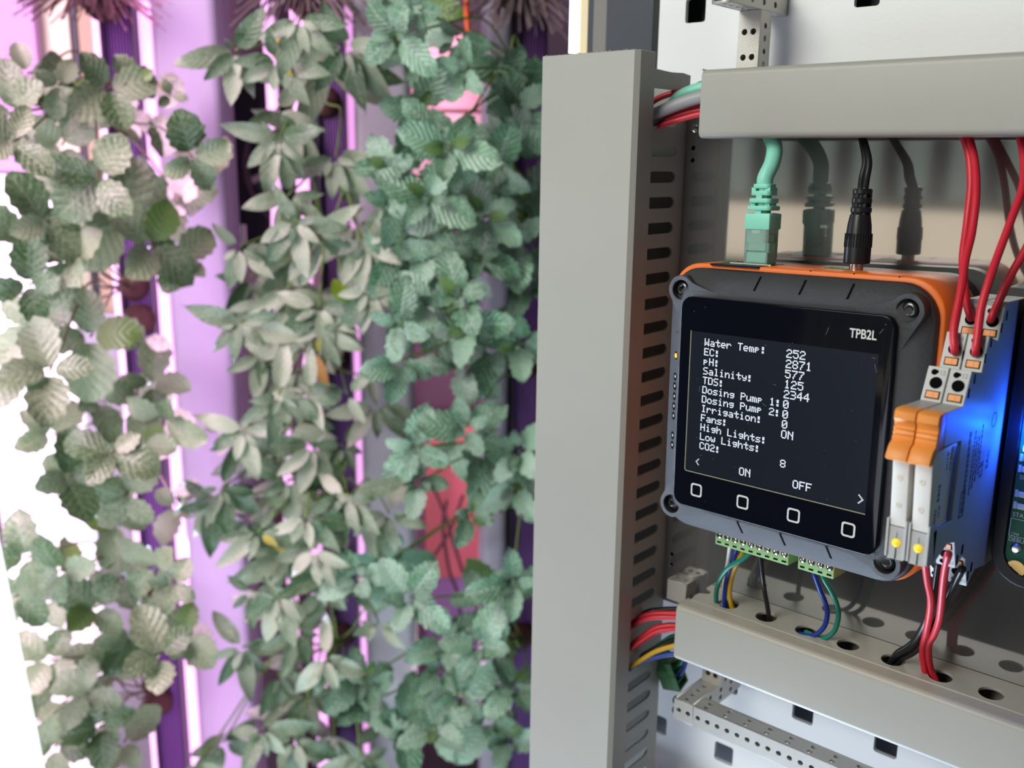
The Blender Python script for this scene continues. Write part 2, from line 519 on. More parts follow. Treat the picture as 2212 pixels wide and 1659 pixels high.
def bead(mb, axis, a, b, u0, v0, w=10.8, p=5.4, sides=None, ends=True, big=2):
    """square perforated bead from a to b along an axis; u,v are the two other coordinates. sides: face -> columns of holes"""
    t = 1.2
    def fr(o, e1, e2, cols, step, rad, ins=0.0):
        hs = []
        n = int((b - a) / step)
        for k in range(n):
            for c in cols:
                hs.append(circ((k + 0.5) * step, c * w, rad, 12))
        mb.sheet([rect(0, b - a, ins, w - ins)], hs, t, o, e1, e2, 0.1)
    two = (0.3, 0.7)
    sides = sides or {}
    if axis == 'x':
        fr((a, u0 + t, v0), XA, ZA, sides.get('front', (0.5,)), p, 1.25)
        fr((b, u0 + w - t, v0), -XA, ZA, (0.5,), p, 1.25)
        fr((a, u0, v0 + w - t), XA, YA, sides.get('top', two), p * 2, 1.35, t)
        fr((a, u0 + w, v0 + t), XA, -YA, (0.5,), p, 1.25, t)
    elif axis == 'y':
        fr((u0 + w - t, a, v0), YA, ZA, sides.get('right', two), p * 2, 1.35)
        fr((u0 + t, b, v0), -YA, ZA, two, p * 2, 1.35)
        one = [circ(0.5 * w, (k + .5) * p, 1.25, 12) for k in range(int((b - a) / p))]
        mb.sheet([rect(t, w - t, 0, b - a)], one, t, (u0, a, v0 + w - t), XA, YA, 0.1)
        mb.sheet([rect(t, w - t, 0, b - a)], one, t, (u0 + w, a, v0 + t), -XA, YA, 0.1)
    else:
        mb.sheet([rect(0, w, 0, b - a)], [circ(c * w, (k + .5) * p * 2, 1.35, 12) for k in range(int((b - a) / (2 * p))) for c in two], t, (u0, v0 + t, a), XA, ZA, 0.1)
        mb.sheet([rect(t, w - t, 0, b - a)], [circ(0.5 * w, (k + .5) * p, 1.25, 12) for k in range(int((b - a) / p))], t, (u0 + w - t, v0, a), YA, ZA, 0.1)
        mb.sheet([rect(t, w - t, 0, b - a)], [], t, (u0 + t, v0 + w, a), -YA, ZA, 0.1)
        mb.sheet([rect(0, w, 0, b - a)], [], t, (u0 + w, v0 + w - t, a), -XA, ZA, 0.1)


def capend(mb, x0, x1, y0, y1, z0, z1, hs=(), face='front'):
    mb.sheet([rect(0, x1 - x0, 0, z1 - z0)], [circ(h[0], h[1], 1.25, 12) for h in hs], 1.2, (x0, y0 + 1.2, z0), XA, ZA, 0.2)


LT, LB = -263.2, -274.2
mb = MB(); bead(mb, 'x', -212.8, 40, 385, LB, 11.0)
tag(mb.build('perforated_beam', M['bead']), 'long perforated metal beam running right below the lower duct', 'beam', 'perforated beams of the frame')
mb = MB(); bead(mb, 'y', 386.2, 435, -224.0, LB, 11.0); capend(mb, -224.0, -213.0, 385, 386, LB, LT, ((3, 5.5), (8.2, 5.5)))
mb.sheet([rect(0, 11, 0, 48.8)], [], 0.8, (-224 + 1.4, 386.2, LT - 1.0), ZA * -1, YA)
root = thing('perforated_beam', 'short perforated metal beam at lower left, running back to the white panel', 'beam', (-218.5, 410, LB), 'perforated beams of the frame')
mb.build('beam_body', M['bead'], root)
for z in (-266.2, -271.6):
    s = MB(); s.lathe([(2.3, 0), (2.3, 1.2), (1.6, 2.0), (0.9, 2.0), (0.8, 1.2)], (-224.0, 388.5, z), (-1, 0, 0), 16)
    s.build('bolt_head', M['darksteel'], root, smooth=40)


def block(name, x0, y0, z0, z1, label, w=10.9):
    mb = MB(); bead(mb, 'z', z0, z1, x0, y0, w)
    n = circ(0.32 * w, 0.5 * w, 1.3, 12), circ(0.72 * w, 0.5 * w, 1.3, 12)
    mb.sheet([rect(1.2, w - 1.2, 1.2, w - 1.2)], n, 1.2, (x0, y0, z1 - 1.2), XA, YA, 0.1)
    return tag(mb.build(name, M['bead']), label, 'beam', 'perforated beams of the frame')


block('beam_block', -236.9, 394.1, -216.2, -205.4, 'small square perforated metal block on the plate corner beside the lower duct')
block('beam_post', -222.4, 409.4, LT + 0.02, -223.0, 'short metal post standing on the small beam under the lower duct', 10.8)
block('beam_post', -225.0, 410, 30, 66.0, 'upright perforated metal post rising behind the upper duct', 10.6)
mb = MB(); bead(mb, 'y', 385.5, 435.2, -225.0, 66.1, 10.6)
mb.sheet([rect(0, 10.6, 0, 10.6)], [], 1, (-214.4, 435.9, 66.1), -XA, ZA)
tag(mb.build('perforated_beam', M['bead']), 'perforated metal beam overhead at the top edge of the picture', 'beam', 'perforated beams of the frame')

# small pan-head screw holding the plate, at the end of the upper duct
s = MB(); s.lathe([(2.0, 0), (2.0, .6), (1.2, 1.5), (0, 1.6)], (-242.2, PLY, 15.5), (0, -1, 0), 16)
tag(s.build('plate_screw', M['steel'], smooth=40), 'tiny pan head screw in the plate at the left end of the upper duct', 'screw')

# ------------------------------------------------------------------ upright slotted duct
K = 405.0 / 420.0
root = thing('cable_duct', 'tall upright grey slotted cable duct left of the touch panel', 'cable duct', (-272, 385, -380), 'grey cable ducts')
b = MB()
zs = [(-53.3 + 11.64 * k) for k in range(-30, 6)]
side_holes = []
for z in zs:
    if z > 14: continue
    h = 2.6
    side_holes.append([(373.0, z - 1.1), (375.2, z - 1.1), (376.6, z - h), (394.6, z - h), (396.6, z - h + .5), (397.9, z - .9), (397.9, z + .9), (396.6, z + h - .5), (394.6, z + h), (376.6, z + h), (375.2, z + 1.1), (373.0, z + 1.1)])
side_holes.append([(373.4, 15.8), (395.0, 15.8), (396.6, 17.2), (396.6, 30.6), (395.0, 32.0), (373.4, 32.0)])
zt = 39.3
for xx in (-247.4, -297.0):
    b.sheet([[(363, -380), (406.6, -380), (406.6, zt), (400, zt + .7), (390, zt + 0.3), (377, zt + .9), (363, zt)]], side_holes, 1.2, (xx, 0, 0), YA, ZA, 0.12)
b.box(-296.6, -246.4, 404.8, 406.4, -380, zt)
b.build('duct_body', M['duct'], root)
lid = MB()
lid.prism([(-298.9, 374.0), (-298.9, 362.2), (-297.5, 360.6), (-246.6, 360.6), (-244.6, 362.6), (-244.6, 374.0), (-245.8, 374.0), (-245.8, 362.8), (-247, 361.9), (-297, 361.9), (-297.7, 362.8), (-297.7, 374.0)], -380, 46.9, 'z', 0.25, 1)
rr = random.Random(3)
for k in range(46):
    x = -298 + 53 * rr.random()
    lid.box(x, x + .12 + .3 * rr.random(), 360.75, 361.2 + rr.random() * .5, 46.6, 46.95 + .4 * rr.random())
lid.build('duct_lid', M['duct'], root)

rb = MB()
for k in range(9):
    rb.tube([(-284 + 1.5 * (k % 2), 366 + 4.0 * k, -380), (-283 + 1.5 * (k % 2), 366.5 + 4.0 * k, -150), (-284 + 1.5 * (k % 2), 366 + 4.0 * k, 14)], 2.2, 8, 2)
tag(rb.build('light_block_cable', M['rubber'], smooth=60), 'black cables added inside the upright duct to block light through its slots', 'cable')  # cable row added to stop light passing through the duct slots

# ------------------------------------------------------------------ the two flat ducts


def flat_duct(z0, z1, x0, label, hole_xs, up):
    """z0..z1 height; lid in front with a rounded nose; side with round holes on top (up) or below"""
    root = thing('cable_duct', label, 'cable duct', ((x0 + 60) / 2, 390, z0), 'grey cable ducts')
    yf, yb = 373.6, 404.7
    r = 2.8
    def arc(cy, cz, a0, a1, rad, n=6): return [(cy + rad * math.cos(math.radians(a0 + (a1 - a0) * k / n)), cz + rad * math.sin(math.radians(a0 + (a1 - a0) * k / n))) for k in range(n + 1)]
    fl = 384
    th = 1.3
    outer = [(fl, z1)] + arc(yf + r, z1 - r, 90, 180, r) + arc(yf + r, z0 + r, 180, 270, r) + [(fl, z0)]
    inner = [(fl, z0 + th)] + arc(yf + r, z0 + r, 270, 180, r - th) + arc(yf + r, z1 - r, 180, 90, r - th) + [(fl, z1 - th)]
    lid = MB(); lid.prism(outer + inner, x0, 60, 'x', 0.2, 1)
    rr = random.Random(5)
    for k in range(10):
        y = yf + .5 + 5 * rr.random()
        lid.box(x0 - .2, x0 + .1, y, y + .5, z1 - .6 + .4 * rr.random(), z1 + .3 * rr.random())
    lid.build('duct_lid', M['duct'], root, smooth=35)
    body = MB()
    hs = [circ(x, 390.6, 4.75, 26, 5.2) for x in hole_xs]
    yq = 382.6 if up else 379
    e = [(x0 + 2.5, yq), (60, yq), (60, yb), (x0 + 1.5, yb), (x0 + 1.5, 399.5), (x0 + 5.2, 398.4), (x0 + 6.4, 396), (x0 + 5.4, 393.6), (x0 + 1.8, 391.6), (x0 + 1.5, 388.5)]
    zz = (z1 - .7) if up else (z0 + th + 0.02)
    body.sheet([e], hs, 1.25, (0, 0, zz), XA, YA, 0.12)
    oz = (z0 + th + .02) if up else (z1 - th - 1.3)
    body.box(x0 + 2.5, 60, 377, yb, oz, oz + 1.2)
    body.box(x0 + 1.5, 60, yb - 1.2, yb, z0 + th + .02, z1 - th - .02)
    body.build('duct_body', M['duct'], root)
    return root


LX = [-200.5 + 19.62 * k for k in range(14)]
flat_duct(-235.2, -206.6, -219.0, 'grey duct below the touch panel with round holes along its top', LX, True)
flat_duct(10.2, 38.4, -221.0, 'grey horizontal duct above the touch panel that the teal cable hangs from', [-167.5, -132.5, -111.0, -92.0, -70, -50, -30, -10], False)

# ------------------------------------------------------------------ mounting rail behind the modules
dr = MB()
dr.prism([(404.9, -113.5), (404.0, -113.5), (404.0, -107), (398.2, -107), (398.2, -111.5), (397.4, -111.5), (397.4, -106), (403.2, -106), (403.2, -88), (397.4, -88), (397.4, -82.5), (398.2, -82.5), (398.2, -87), (404.0, -87), (404.0, -80.5), (404.9, -80.5)], -236, 40, 'x')
tag(dr.build('mounting_rail', M['steel']), 'narrow metal mounting rail across the plate behind the modules', 'mounting rail')

# ------------------------------------------------------------------ touch panel
DK = 350.0 / 363.0


def rotm(r):
    v = Vector(r); return Matrix.Rotation(v.length, 4, v.normalized())


dev = thing('touch_panel', 'square black touch panel with orange sides showing lines of readings', 'touch panel', (0, 0, 0))
DM = Matrix.Translation(W(Vector((-170.48, 363.0, -102.57)) * DK)) @ rotm((-0.022, -0.024, -0.062)) @ Matrix.Scale(S * DK, 4)
dev.matrix_basis = DM
# in the panel's own frame: x right, y into the plate, z up; front face at y = 0


def dpart(mb, name, material, parent=None, smooth=None, label=None):
    o = mb.build(name, material, smooth=smooth, label=label, local=True)
    o.parent = parent or dev
    return o


b = MB()
# sloping bezel: ring from the glass edge back to the outer rounded edge
prof = [(44, 0.4, 4), (48.4, 0.0, 5.6), (49.3, -0.15, 6), (58.2, 5.6, 13.5), (58.9, 7.0, 14), (58.9, 9.0, 14)]
rings = [[b.v((x, y, z)) for x, z in rrect(-h, h, -h - (.9 if h > 55 else 0), h - (.1 if h > 55 else 0), r, 8)] for h, y, r in prof]
for p, q in zip(rings, rings[1:]):
    for k in range(len(p)): b.f([p[k], p[(k + 1) % len(p)], q[(k + 1) % len(p)], q[k]][::-1])
# corner ears carrying the screws
for sx in (-1, 1):
    for sz in (-1, 1):
        cx, cz, R = 50.3 * sx, 49.3 * sz, 6.3
        pts = []
        ang0, ang1 = -28, 118
        for k in range(15):
            a = math.radians(ang0 + (ang1 - ang0) * k / 14)
            pts.append((cx + sx * R * math.cos(a), cz + sz * R * math.sin(a)))
        pts += [(44 * sx, 52.6 * sz), (36.5 * sx, 50.3 * sz), (31.0 * sx, 49.3 * sz), (30 * sx, 47 * sz), (46 * sx, 46 * sz), (47 * sx, 30 * sz), (49.2 * sx, 33 * sz), (50.6 * sx, 37 * sz)]
        b.sheet([pts], [circ(cx, cz, 4.25, 20)], 7.0, (0, 6.9, 0), XA, ZA, 0.35)
dpart(b, 'bezel', M['blackplastic'], smooth=40)
for x, z, tilt, sgn in ((-14.3, 54.2, 1.0, 1), (6.1, 54.3, .9, 1), (26.4, 54.2, .8, 1), (-14.9, -52.0, -1.0, -1), (5.7, -52.0, -1.0, -1), (26.5, -52.0, -.8, -1)):
    s = MB()
    sl = 5.75 / (8.8 if sgn > 0 else 9.8)
    y0 = (abs(z) - 49.3) * sl - 0.15
    L = 3.5
    e = Vector((tilt * 0.13 * sgn if sgn > 0 else .15 * -1, sl * sgn, 1.0)).normalized()
    c = Vector((x, y0 - 0.05, z))
    a, d = c - e * L, c + e * L
    for w0 in (0,):
        q = [s.v(a + Vector((-.5, 0, 0))), s.v(a + Vector((.5, 0, 0))), s.v(d + Vector((.5, 0, 0))), s.v(d + Vector((-.5, 0, 0)))]
        q2 = [s.v(v.co + Vector((0, 1.2, 0))) for v in q]
        s.f(q); s.f(q2[::-1])
        for k in range(4): s.f([q[k], q2[k], q2[(k + 1) % 4], q[(k + 1) % 4]])
    dpart(s, 'bezel_slot', M['dark'])
for sx in (-1, 1):
    for sz in (-1, 1):
        s = MB(); s.lathe([(4.2, 0), (4.2, .3)], (50.3 * sx, 3.2, 49.3 * sz), (0, -1, 0), 20)
        s.lathe([(3.2, 0), (3.2, 1.2), (2.7, 1.9), (1.9, 2.1), (1.65, 2.1), (1.5, 0.5)], (50.3 * sx, 3.0, 49.3 * sz), (0, -1, 0), 24)
        so = dpart(s, 'bezel_screw', M['darksteel'], smooth=40)
        s = MB(); s.lathe([(1.5, 0), (1.5, 0.1)], (50.3 * sx, 2.4, 49.3 * sz), (0, -1, 0), 6)
        dpart(s, 'hex_socket', M['dark'], so)
# row of indicator holes on the left slope
for k, z in enumerate((29.9, 19.3, 9.7, 5.3, 0.6, -4.0, -8.5, -17.7, -22.2)):
    x = -52.6
    y = (abs(x) - 49.3) * 0.64 - 0.05
    n = Vector((-0.54, -0.84, 0))
    s = MB(); r = 0.55 if k == 0 else 1.9
    s.lathe([(r, 0), (r, 0.08)], (x, y, z), n, 18)
    so = dpart(s, 'indicator_hole', M['dark'], smooth=40)
    s = MB()
    if k == 1:
        s.lathe([(1.15, 0), (1.0, 0.25), (0, .3)], Vector((x, y, z)) + n * 0.08, n, 16)
        dpart(s, 'indicator_light', M['ledorange'], so, smooth=40, label='lit orange indicator light')
    elif k > 1:
        s.lathe([(0.75, 0), (0.5, 0.2), (0, .25)], Vector((x, y, z)) + n * 0.08 + Vector((0.1, 0, .1)), n, 14)
        dpart(s, 'indicator_light', M['whitewire'], so, smooth=40)
# orange housing and black back
o_ = MB()
gap = 0.3
prof = [(58.6, 9.2, 13.7), (60.2, 9.2, 14), (60.7, 9.8, 14.2), (60.7, 39.6, 14.2), (60.0, 40.2, 14)]
rings = [[o_.v((x, y, z)) for x, z in rrect(-h, h, -h + .9, h, r, 8)] for h, y, r in prof]
for p, q in zip(rings, rings[1:]):
    for k in range(len(p)): o_.f([p[k], p[(k + 1) % len(p)], q[(k + 1) % len(p)], q[k]][::-1])
o_.f(rings[-1]); o_.f(rings[0][::-1])
dpart(o_, 'housing', M['orange'], smooth=40, label='orange housing behind the black bezel')
b = MB(); b.prism(rrect(-60.5, 60.5, -60.5, 60.5, 14, 8), 40.3, 48, 'y', 0.6, 1)
dpart(b, 'back_shell', M['blacksmooth'], smooth=40)
for x in (5.6, 24, 42):
    s = MB(); s.box(x, x + .35, 9.1, 20, 60.3, 60.74); dpart(s, 'housing_seam', M['dark'])
s = MB(); s.box(-41, -17.5, 8.0, 30, 60.1, 60.9); dpart(s, 'port_opening', M['blacksmooth'])
s = MB(); s.box(-36.5, -16.5, 16.6, 17.4, 60.7, 61.3); dpart(s, 'port_rim', M['whitewire'])
for x0, x1 in ((-46, -38), (4, 13.5)):
    s = MB(); s.box(x0, x1, 24, 31, 60.5, 61.0)
    for k in range(3): s.lathe([(1, 0), (1, .25)], (x0 + 1.8 + 2.4 * k, 27, 61.0), (0, 0, 1), 10)
    dpart(s, 'top_terminal', M['terminalback'])
# screw terminals below
for x0, n, xa in ((-41.6, 9, -3.3), (1.4, 4, 18.4)):
    t = MB(); p = (xa - x0) / n
    t.box(x0, xa, 25, 36.5, -72.9, -58.0, 0.25, 1)
    to = dpart(t, 'terminal_strip', M['terminal'])
    tb = MB(); tb.box(x0 + .4, xa + 5.2, 33.8, 46, -70.6, -58.0, 1.2, 2); dpart(tb, 'socket_strip', M['terminalback'], to)
    for k in range(n):
        x = x0 + p * (k + .5)
        h = MB(); h.lathe([(1.62, 0), (1.62, 0.1)], (x, 25.02, -68.0), (0, -1, 0), 16); h.box(x - 1.1, x + 1.1, 24.9, 25.2, -71.9, -71.1)
        dpart(h, 'terminal_hole', M['dark'], to)
        h = MB(); h.lathe([(1.35, 0), (1.25, 0.25)], (x + .12, 24.9, -68.1), (0, -1, 0), 16)
        a = rr.random() * 3
        dpart(h, 'terminal_screw', M['steel'], to, smooth=40)
        h = MB(); d = Vector((math.cos(a), 0, math.sin(a))); g = Vector((-d.z, 0, d.x))
        q = [h.v(Vector((x + .12, 24.62, -68.1)) + d * i * 1.2 + g * j * .25) for i, j in ((-1, -1), (1, -1), (1, 1), (-1, 1))]; h.f(q)
        dpart(h, 'screw_slot', M['dark'], to)
# glass, display, lettering
g = MB(); g.prism(rrect(-47.6, 47.6, -47.2, 47.0, 5.2, 8), 0.5, -3.0, 'y', 0.5, 3)
glass = dpart(g, 'cover_glass', M['glass'], smooth=40, label='glossy black cover glass')
l = MB(); l.prism(rrect(-41.4, 42.2, -30.2, 32.2, 0.5, 2), -3.0, -3.06, 'y')
dpart(l, 'display', M['lcd'], glass, label='dark blue grey lit display')
l = MB()
l.box(-42.0, -41.5, -3.1, -3.0, -30.0, 32.4); l.box(-41.0, 42.2, -3.1, -3.0, -31.0, -30.5)
pts = [(-42.0, -30.0), (-41.5, -30.0), (-41.0, -30.5), (-41.0, -31.0), (-41.6, -30.8)]; l.prism(pts, -3.1, -3.0, 'y')
dpart(l, 'display_edge', M['lcdedge'], glass)
for x in (-35.2, -11.7, 12.2, 35.9):
    k = MB(); k.sheet([rrect(x - 2.9, x + 2.9, -41.7, -35.7, 1.3, 4)], [rrect(x - 2.1, x + 2.1, -40.9, -36.5, 0.8, 4)], 0.06, (0, -3.0, 0), XA, ZA)
    dpart(k, 'touch_key', M['print_'], glass)
t = MB(); t.text('TPB2L', 5.0, (30.1, -3.04, 37.4), XA, ZA, 0.02, 0.80, 0.10)
dpart(t, 'model_lettering', M['print_'], glass)
t = MB(); rr = random.Random(11)
for k in range(34):
    x, z = -44 + 88 * rr.random(), -44 + 88 * rr.random()
    a = rr.random() * 6.28; L = .15 + .25 * rr.random() if k % 4 else 0.5 + 1.2 * rr.random(); w = .05
    d = Vector((math.cos(a), 0, math.sin(a))) * L; n = Vector((-d.z, 0, d.x)).normalized() * w
    c = Vector((x, -3.09, z)); q = [t.v(c + i) for i in (-d - n, d - n, d + n, -d + n)]; t.f(q)
dpart(t, 'dust_specks', mat('dust', (0.20, 0.20, 0.20), 0.8), glass)

FONT = {
    'W': '10001 10001 10001 10101 10101 11011 10001', 'a': '00000 00000 01110 00001 01111 10001 01111',
    't': '00100 00100 11111 00100 00100 00101 00010', 'e': '00000 00000 01110 10001 11111 10000 01110',
    'r': '00000 00000 10110 11001 10000 10000 10000', 'T': '11111 00100 00100 00100 00100 00100 00100',
    'm': '00000 00000 11010 10101 10101 10101 10101', 'p': '00000 00000 11100 10010 11100 10000 10000',
    ':': '00000 01100 01100 01100 00000 01100 01100', 'E': '11111 10000 10000 11110 10000 10000 11111',
    'C': '01110 10001 10000 10000 10000 10001 01110', 'H': '10001 10001 10001 11111 10001 10001 10001',
    'S': '01111 10000 10000 01110 00001 00001 11110', 'l': '01100 00100 00100 00100 00100 00100 01110',
    'i': '00100 00000 01100 00100 00100 00100 01110', 'n': '00000 00000 10110 11001 10001 10001 10001',
    'y': '00000 00000 10001 10001 01111 00001 01110', 'D': '11110 10001 10001 10001 10001 10001 11110',
    'o': '00000 00000 01110 10001 10001 10001 01110', 's': '00000 00000 01111 10000 01110 00001 11110',
    'g': '00000 00000 01111 10001 01111 00001 01110', 'P': '11110 10001 10001 11110 10000 10000 10000',
    'u': '00000 00000 10001 10001 10001 10011 01101', 'I': '01110 00100 00100 00100 00100 00100 01110',
    'F': '11111 10000 10000 11110 10000 10000 10000', 'h': '10000 10000 10110 11001 10001 10001 10001',
    'L': '10000 10000 10000 10000 10000 10000 11111', 'w': '00000 00000 10001 10001 10101 10101 01010',
    'O': '01110 10001 10001 10001 10001 10001 01110', 'N': '10001 11001 10101 10011 10001 10001 10001',
    '0': '01110 10001 10011 10101 11001 10001 01110', '1': '00100 01100 00100 00100 00100 00100 01110',
    '2': '01110 10001 00001 00110 01000 10000 11111', '3': '11110 00001 00001 01110 00001 00001 11110',
    '4': '00010 00110 01010 10010 11111 00010 00010', '5': '11111 10000 11110 00001 00001 10001 01110',
    '7': '11111 00001 00010 00100 00100 01000 01000', '8': '01110 10001 10001 01110 10001 10001 01110',
    '<': '00010 00100 01000 10000 01000 00100 00010', '>': '01000 00100 00010 00001 00010 00100 01000',
}


def bitmap(mb, s, x, z, px, pz, adv=6):
    for i, ch in enumerate(s):
        if ch == ' ': continue
        for r, row in enumerate(FONT[ch].split()):
            c = 0
            while c < 5:
                if row[c] == '1':
                    e = c
                    while e < 5 and row[e] == '1': e += 1
                    x0 = x + (i * adv + c) * px; x1 = x + (i * adv + e) * px + 0.05; z1 = z - r * pz; z0 = z1 - pz
                    mb.box(x0, x1, -3.16, -3.07, z0 - .03, z1)
                    c = e
                else:
                    c += 1


rows = [('Water Temp:', '252'), ('EC:', '2871'), ('pH:', '577'), ('Salinity:', '125'), ('TDS:', '2344'), ('Dosing Pump 1:', '0'), ('Dosing Pump 2:', '0'),
        ('Irrigation:', '0'), ('Fans:', 'ON'), ('High Lights:', ''), ('Low Lights:', ''), ('CO2:', '')]
for k, (a_, v_) in enumerate(rows):
    z = 29.7 - 4.18 * k
    t = MB(); bitmap(t, a_, -34.6, z, 0.455, 0.46); dpart(t, 'text_line', M['text'], glass)
    if v_: t = MB(); bitmap(t, v_, 4.3, z, 0.49, 0.50); dpart(t, 'text_value', M['text'], glass)
for s_, x, z, px, pz in (('<', -36.2, -24.1, .42, .42), ('ON', -14.2, -23.5, .49, .50), ('OFF', 10.9, -23.6, .49, .50), ('>', 38.4, -23.4, .52, .52), ('8', 4.7, -16.2, .49, .47)):
    t = MB(); bitmap(t, s_, x, z, px, pz, 6)
    dpart(t, 'text_line', M['text'], glass)


# ------------------------------------------------------------------ plugs standing on top of the touch panel
def dmb():
    mb = MB(); mb.X = Matrix.Translation(EYE * (-1 / S)) @ Matrix.Scale(1 / S, 4) @ DM
    return mb


def D(x, y, z):
    return (DM @ Vector((x, y, z)) - EYE) / S


root = thing('network_cable', 'thick teal network cable plugged into the top of the touch panel', 'cable', D(-26, 24, 61), 'cables from the upper duct')
pm = dmb(); pm.box(-32.2, -20.5, 20.4, 29.0, 61.0, 76.2, 0.5, 2); pm.box(-31.6, -21.2, 19.6, 21, 66.6, 75.8, 0.3, 1)
pm.build('clear_plug', M['clear'], root, label='clear plastic plug')
pm = dmb(); pm.box(-31.2, -21.6, 21.4, 28.2, 61.3, 66.2, 0.4, 1); pm.box(-31.2, -23.2, 21.2, 28.0, 70.0, 74.0, 0.4, 1); pm.box(-30.8, -22, 23, 28, 66, 70)
pm.build('plug_core', mat('pale_teal', (0.36, 0.74, 0.60), .4), root)
pm = dmb(); pm.box(-32.6, -20.2, 20.0, 30.4, 75.6, 82.8, 0.9, 2)
pm.prism([(30.2, 82.0), (32.0, 80.5), (33.4, 75), (33.2, 69), (31.2, 66), (29.6, 68), (29.4, 80)], -29, -23.6, 'x', 0.4, 1)
for k, (z, h) in enumerate(((84.9, 5.9), (88.1, 5.3), (91.2, 4.75), (94.2, 4.2))):
    pm.prism(rrect(-26.4 - h, -26.4 + h, 24.9 - h * .86, 24.9 + h * .86, 2.0, 5), z - 1.0, z + 1.0, 'z', 0.4, 2)
pm.lathe([(2.6, 0), (2.5, 12.5)], (-26.4, 24.9, 82.4), (0, 0, 1), 16)
for k, z in enumerate((83.4, 86.5, 89.6, 92.7)):
    w = 1.4 + .5 * (k % 2)
    if k % 2 == 0: pm.box(-26.4 - w, -26.4 + w, 20.6, 29, z - .9, z + .9)
    else:
        pm.box(-31.0, -29.0, 22, 28, z - .9, z + .9); pm.box(-24.5, -22, 22, 28, z - .9, z + .9)
pm.build('strain_boot', M['teal'], root, smooth=40)
pm = MB()
c0 = D(-26.4, 24.9, 94.5)
cpts = [c0, D(-26.4, 25.1, 98)] + [P(1668, 352, 381), P(1673, 320, 385), P(1665, 296, 388), P(1650, 270, 390)]
pm.tube(cpts, 3.35, 16, 8)
pm.build('cable_jacket', M['teal'], root, smooth=True)

root = thing('power_cable', 'black power lead with a round barrel plug in the top of the touch panel', 'cable', D(16.6, 27, 61), 'cables from the upper duct')
pm = dmb(); pm.lathe([(2.75, 0), (2.75, 4.5)], (16.6, 27, 59.5), (0, 0, 1), 24)
pm.build('metal_pin', M['steel'], root, smooth=40, label='shiny metal barrel pin')
pm = dmb(); pm.lathe([(4.9, 0), (5.25, .4), (5.25, 9.0), (5.0, 11.5), (4.7, 15.5), (4.0, 19.6), (3.6, 19.8)], (16.6, 27, 63.4), (0, 0, 1), 28)
for k in range(30):
    a = 2 * math.pi * k / 30
    pm.tube([(16.6 + 5.22 * math.cos(a), 27 + 5.22 * math.sin(a), 70.0), (16.6 + 5.1 * math.cos(a), 27 + 5.1 * math.sin(a), 75.5)], .28, 5, 1)
pm.build('plug_grip', M['rubber'], root, smooth=40)
pm = dmb()
pm.lathe([(3.0, 0), (2.7, 10)], (16.8, 27, 82.6), (0, 0, 1), 16)
for z, r in ((84.9, 4.1), (88.6, 3.95), (92.2, 3.8)):
    pm.lathe([(r - .4, -1.15), (r, -.8), (r, .8), (r - .4, 1.15)], (16.8, 27, z), (0, 0, 1), 24)
for k in range(6):
    a = k * 1.05 + .3
    pm.box(16.8 + 3 * math.cos(a) - .6, 16.8 + 3 * math.cos(a) + .6, 27 + 3 * math.sin(a) - .6, 27 + 3 * math.sin(a) + .6, 83, 92)
pm.build('strain_relief', M['rubber'], root, smooth=40)
pm = MB()
for dx, tw in ((-.9, 0), (.9, 2)):
    c0 = D(16.8 + dx, 27, 92.5)
    pm.tube([c0, P(1867 + dx * 6, 385, 380), P(1873 + dx * 4.5, 350, 383), P(1866 + dx * 3, 310, 387), P(1859 + dx * 2, 285, 389)], 1.25, 10, 8)
pm.build('twin_lead', M['rubber'], root, smooth=True)

# ------------------------------------------------------------------ slim relay modules (their drawing is at 1/K scale)
def kmb():
    mb = MB(); mb.X = Matrix.Scale(K, 4)
    return mb


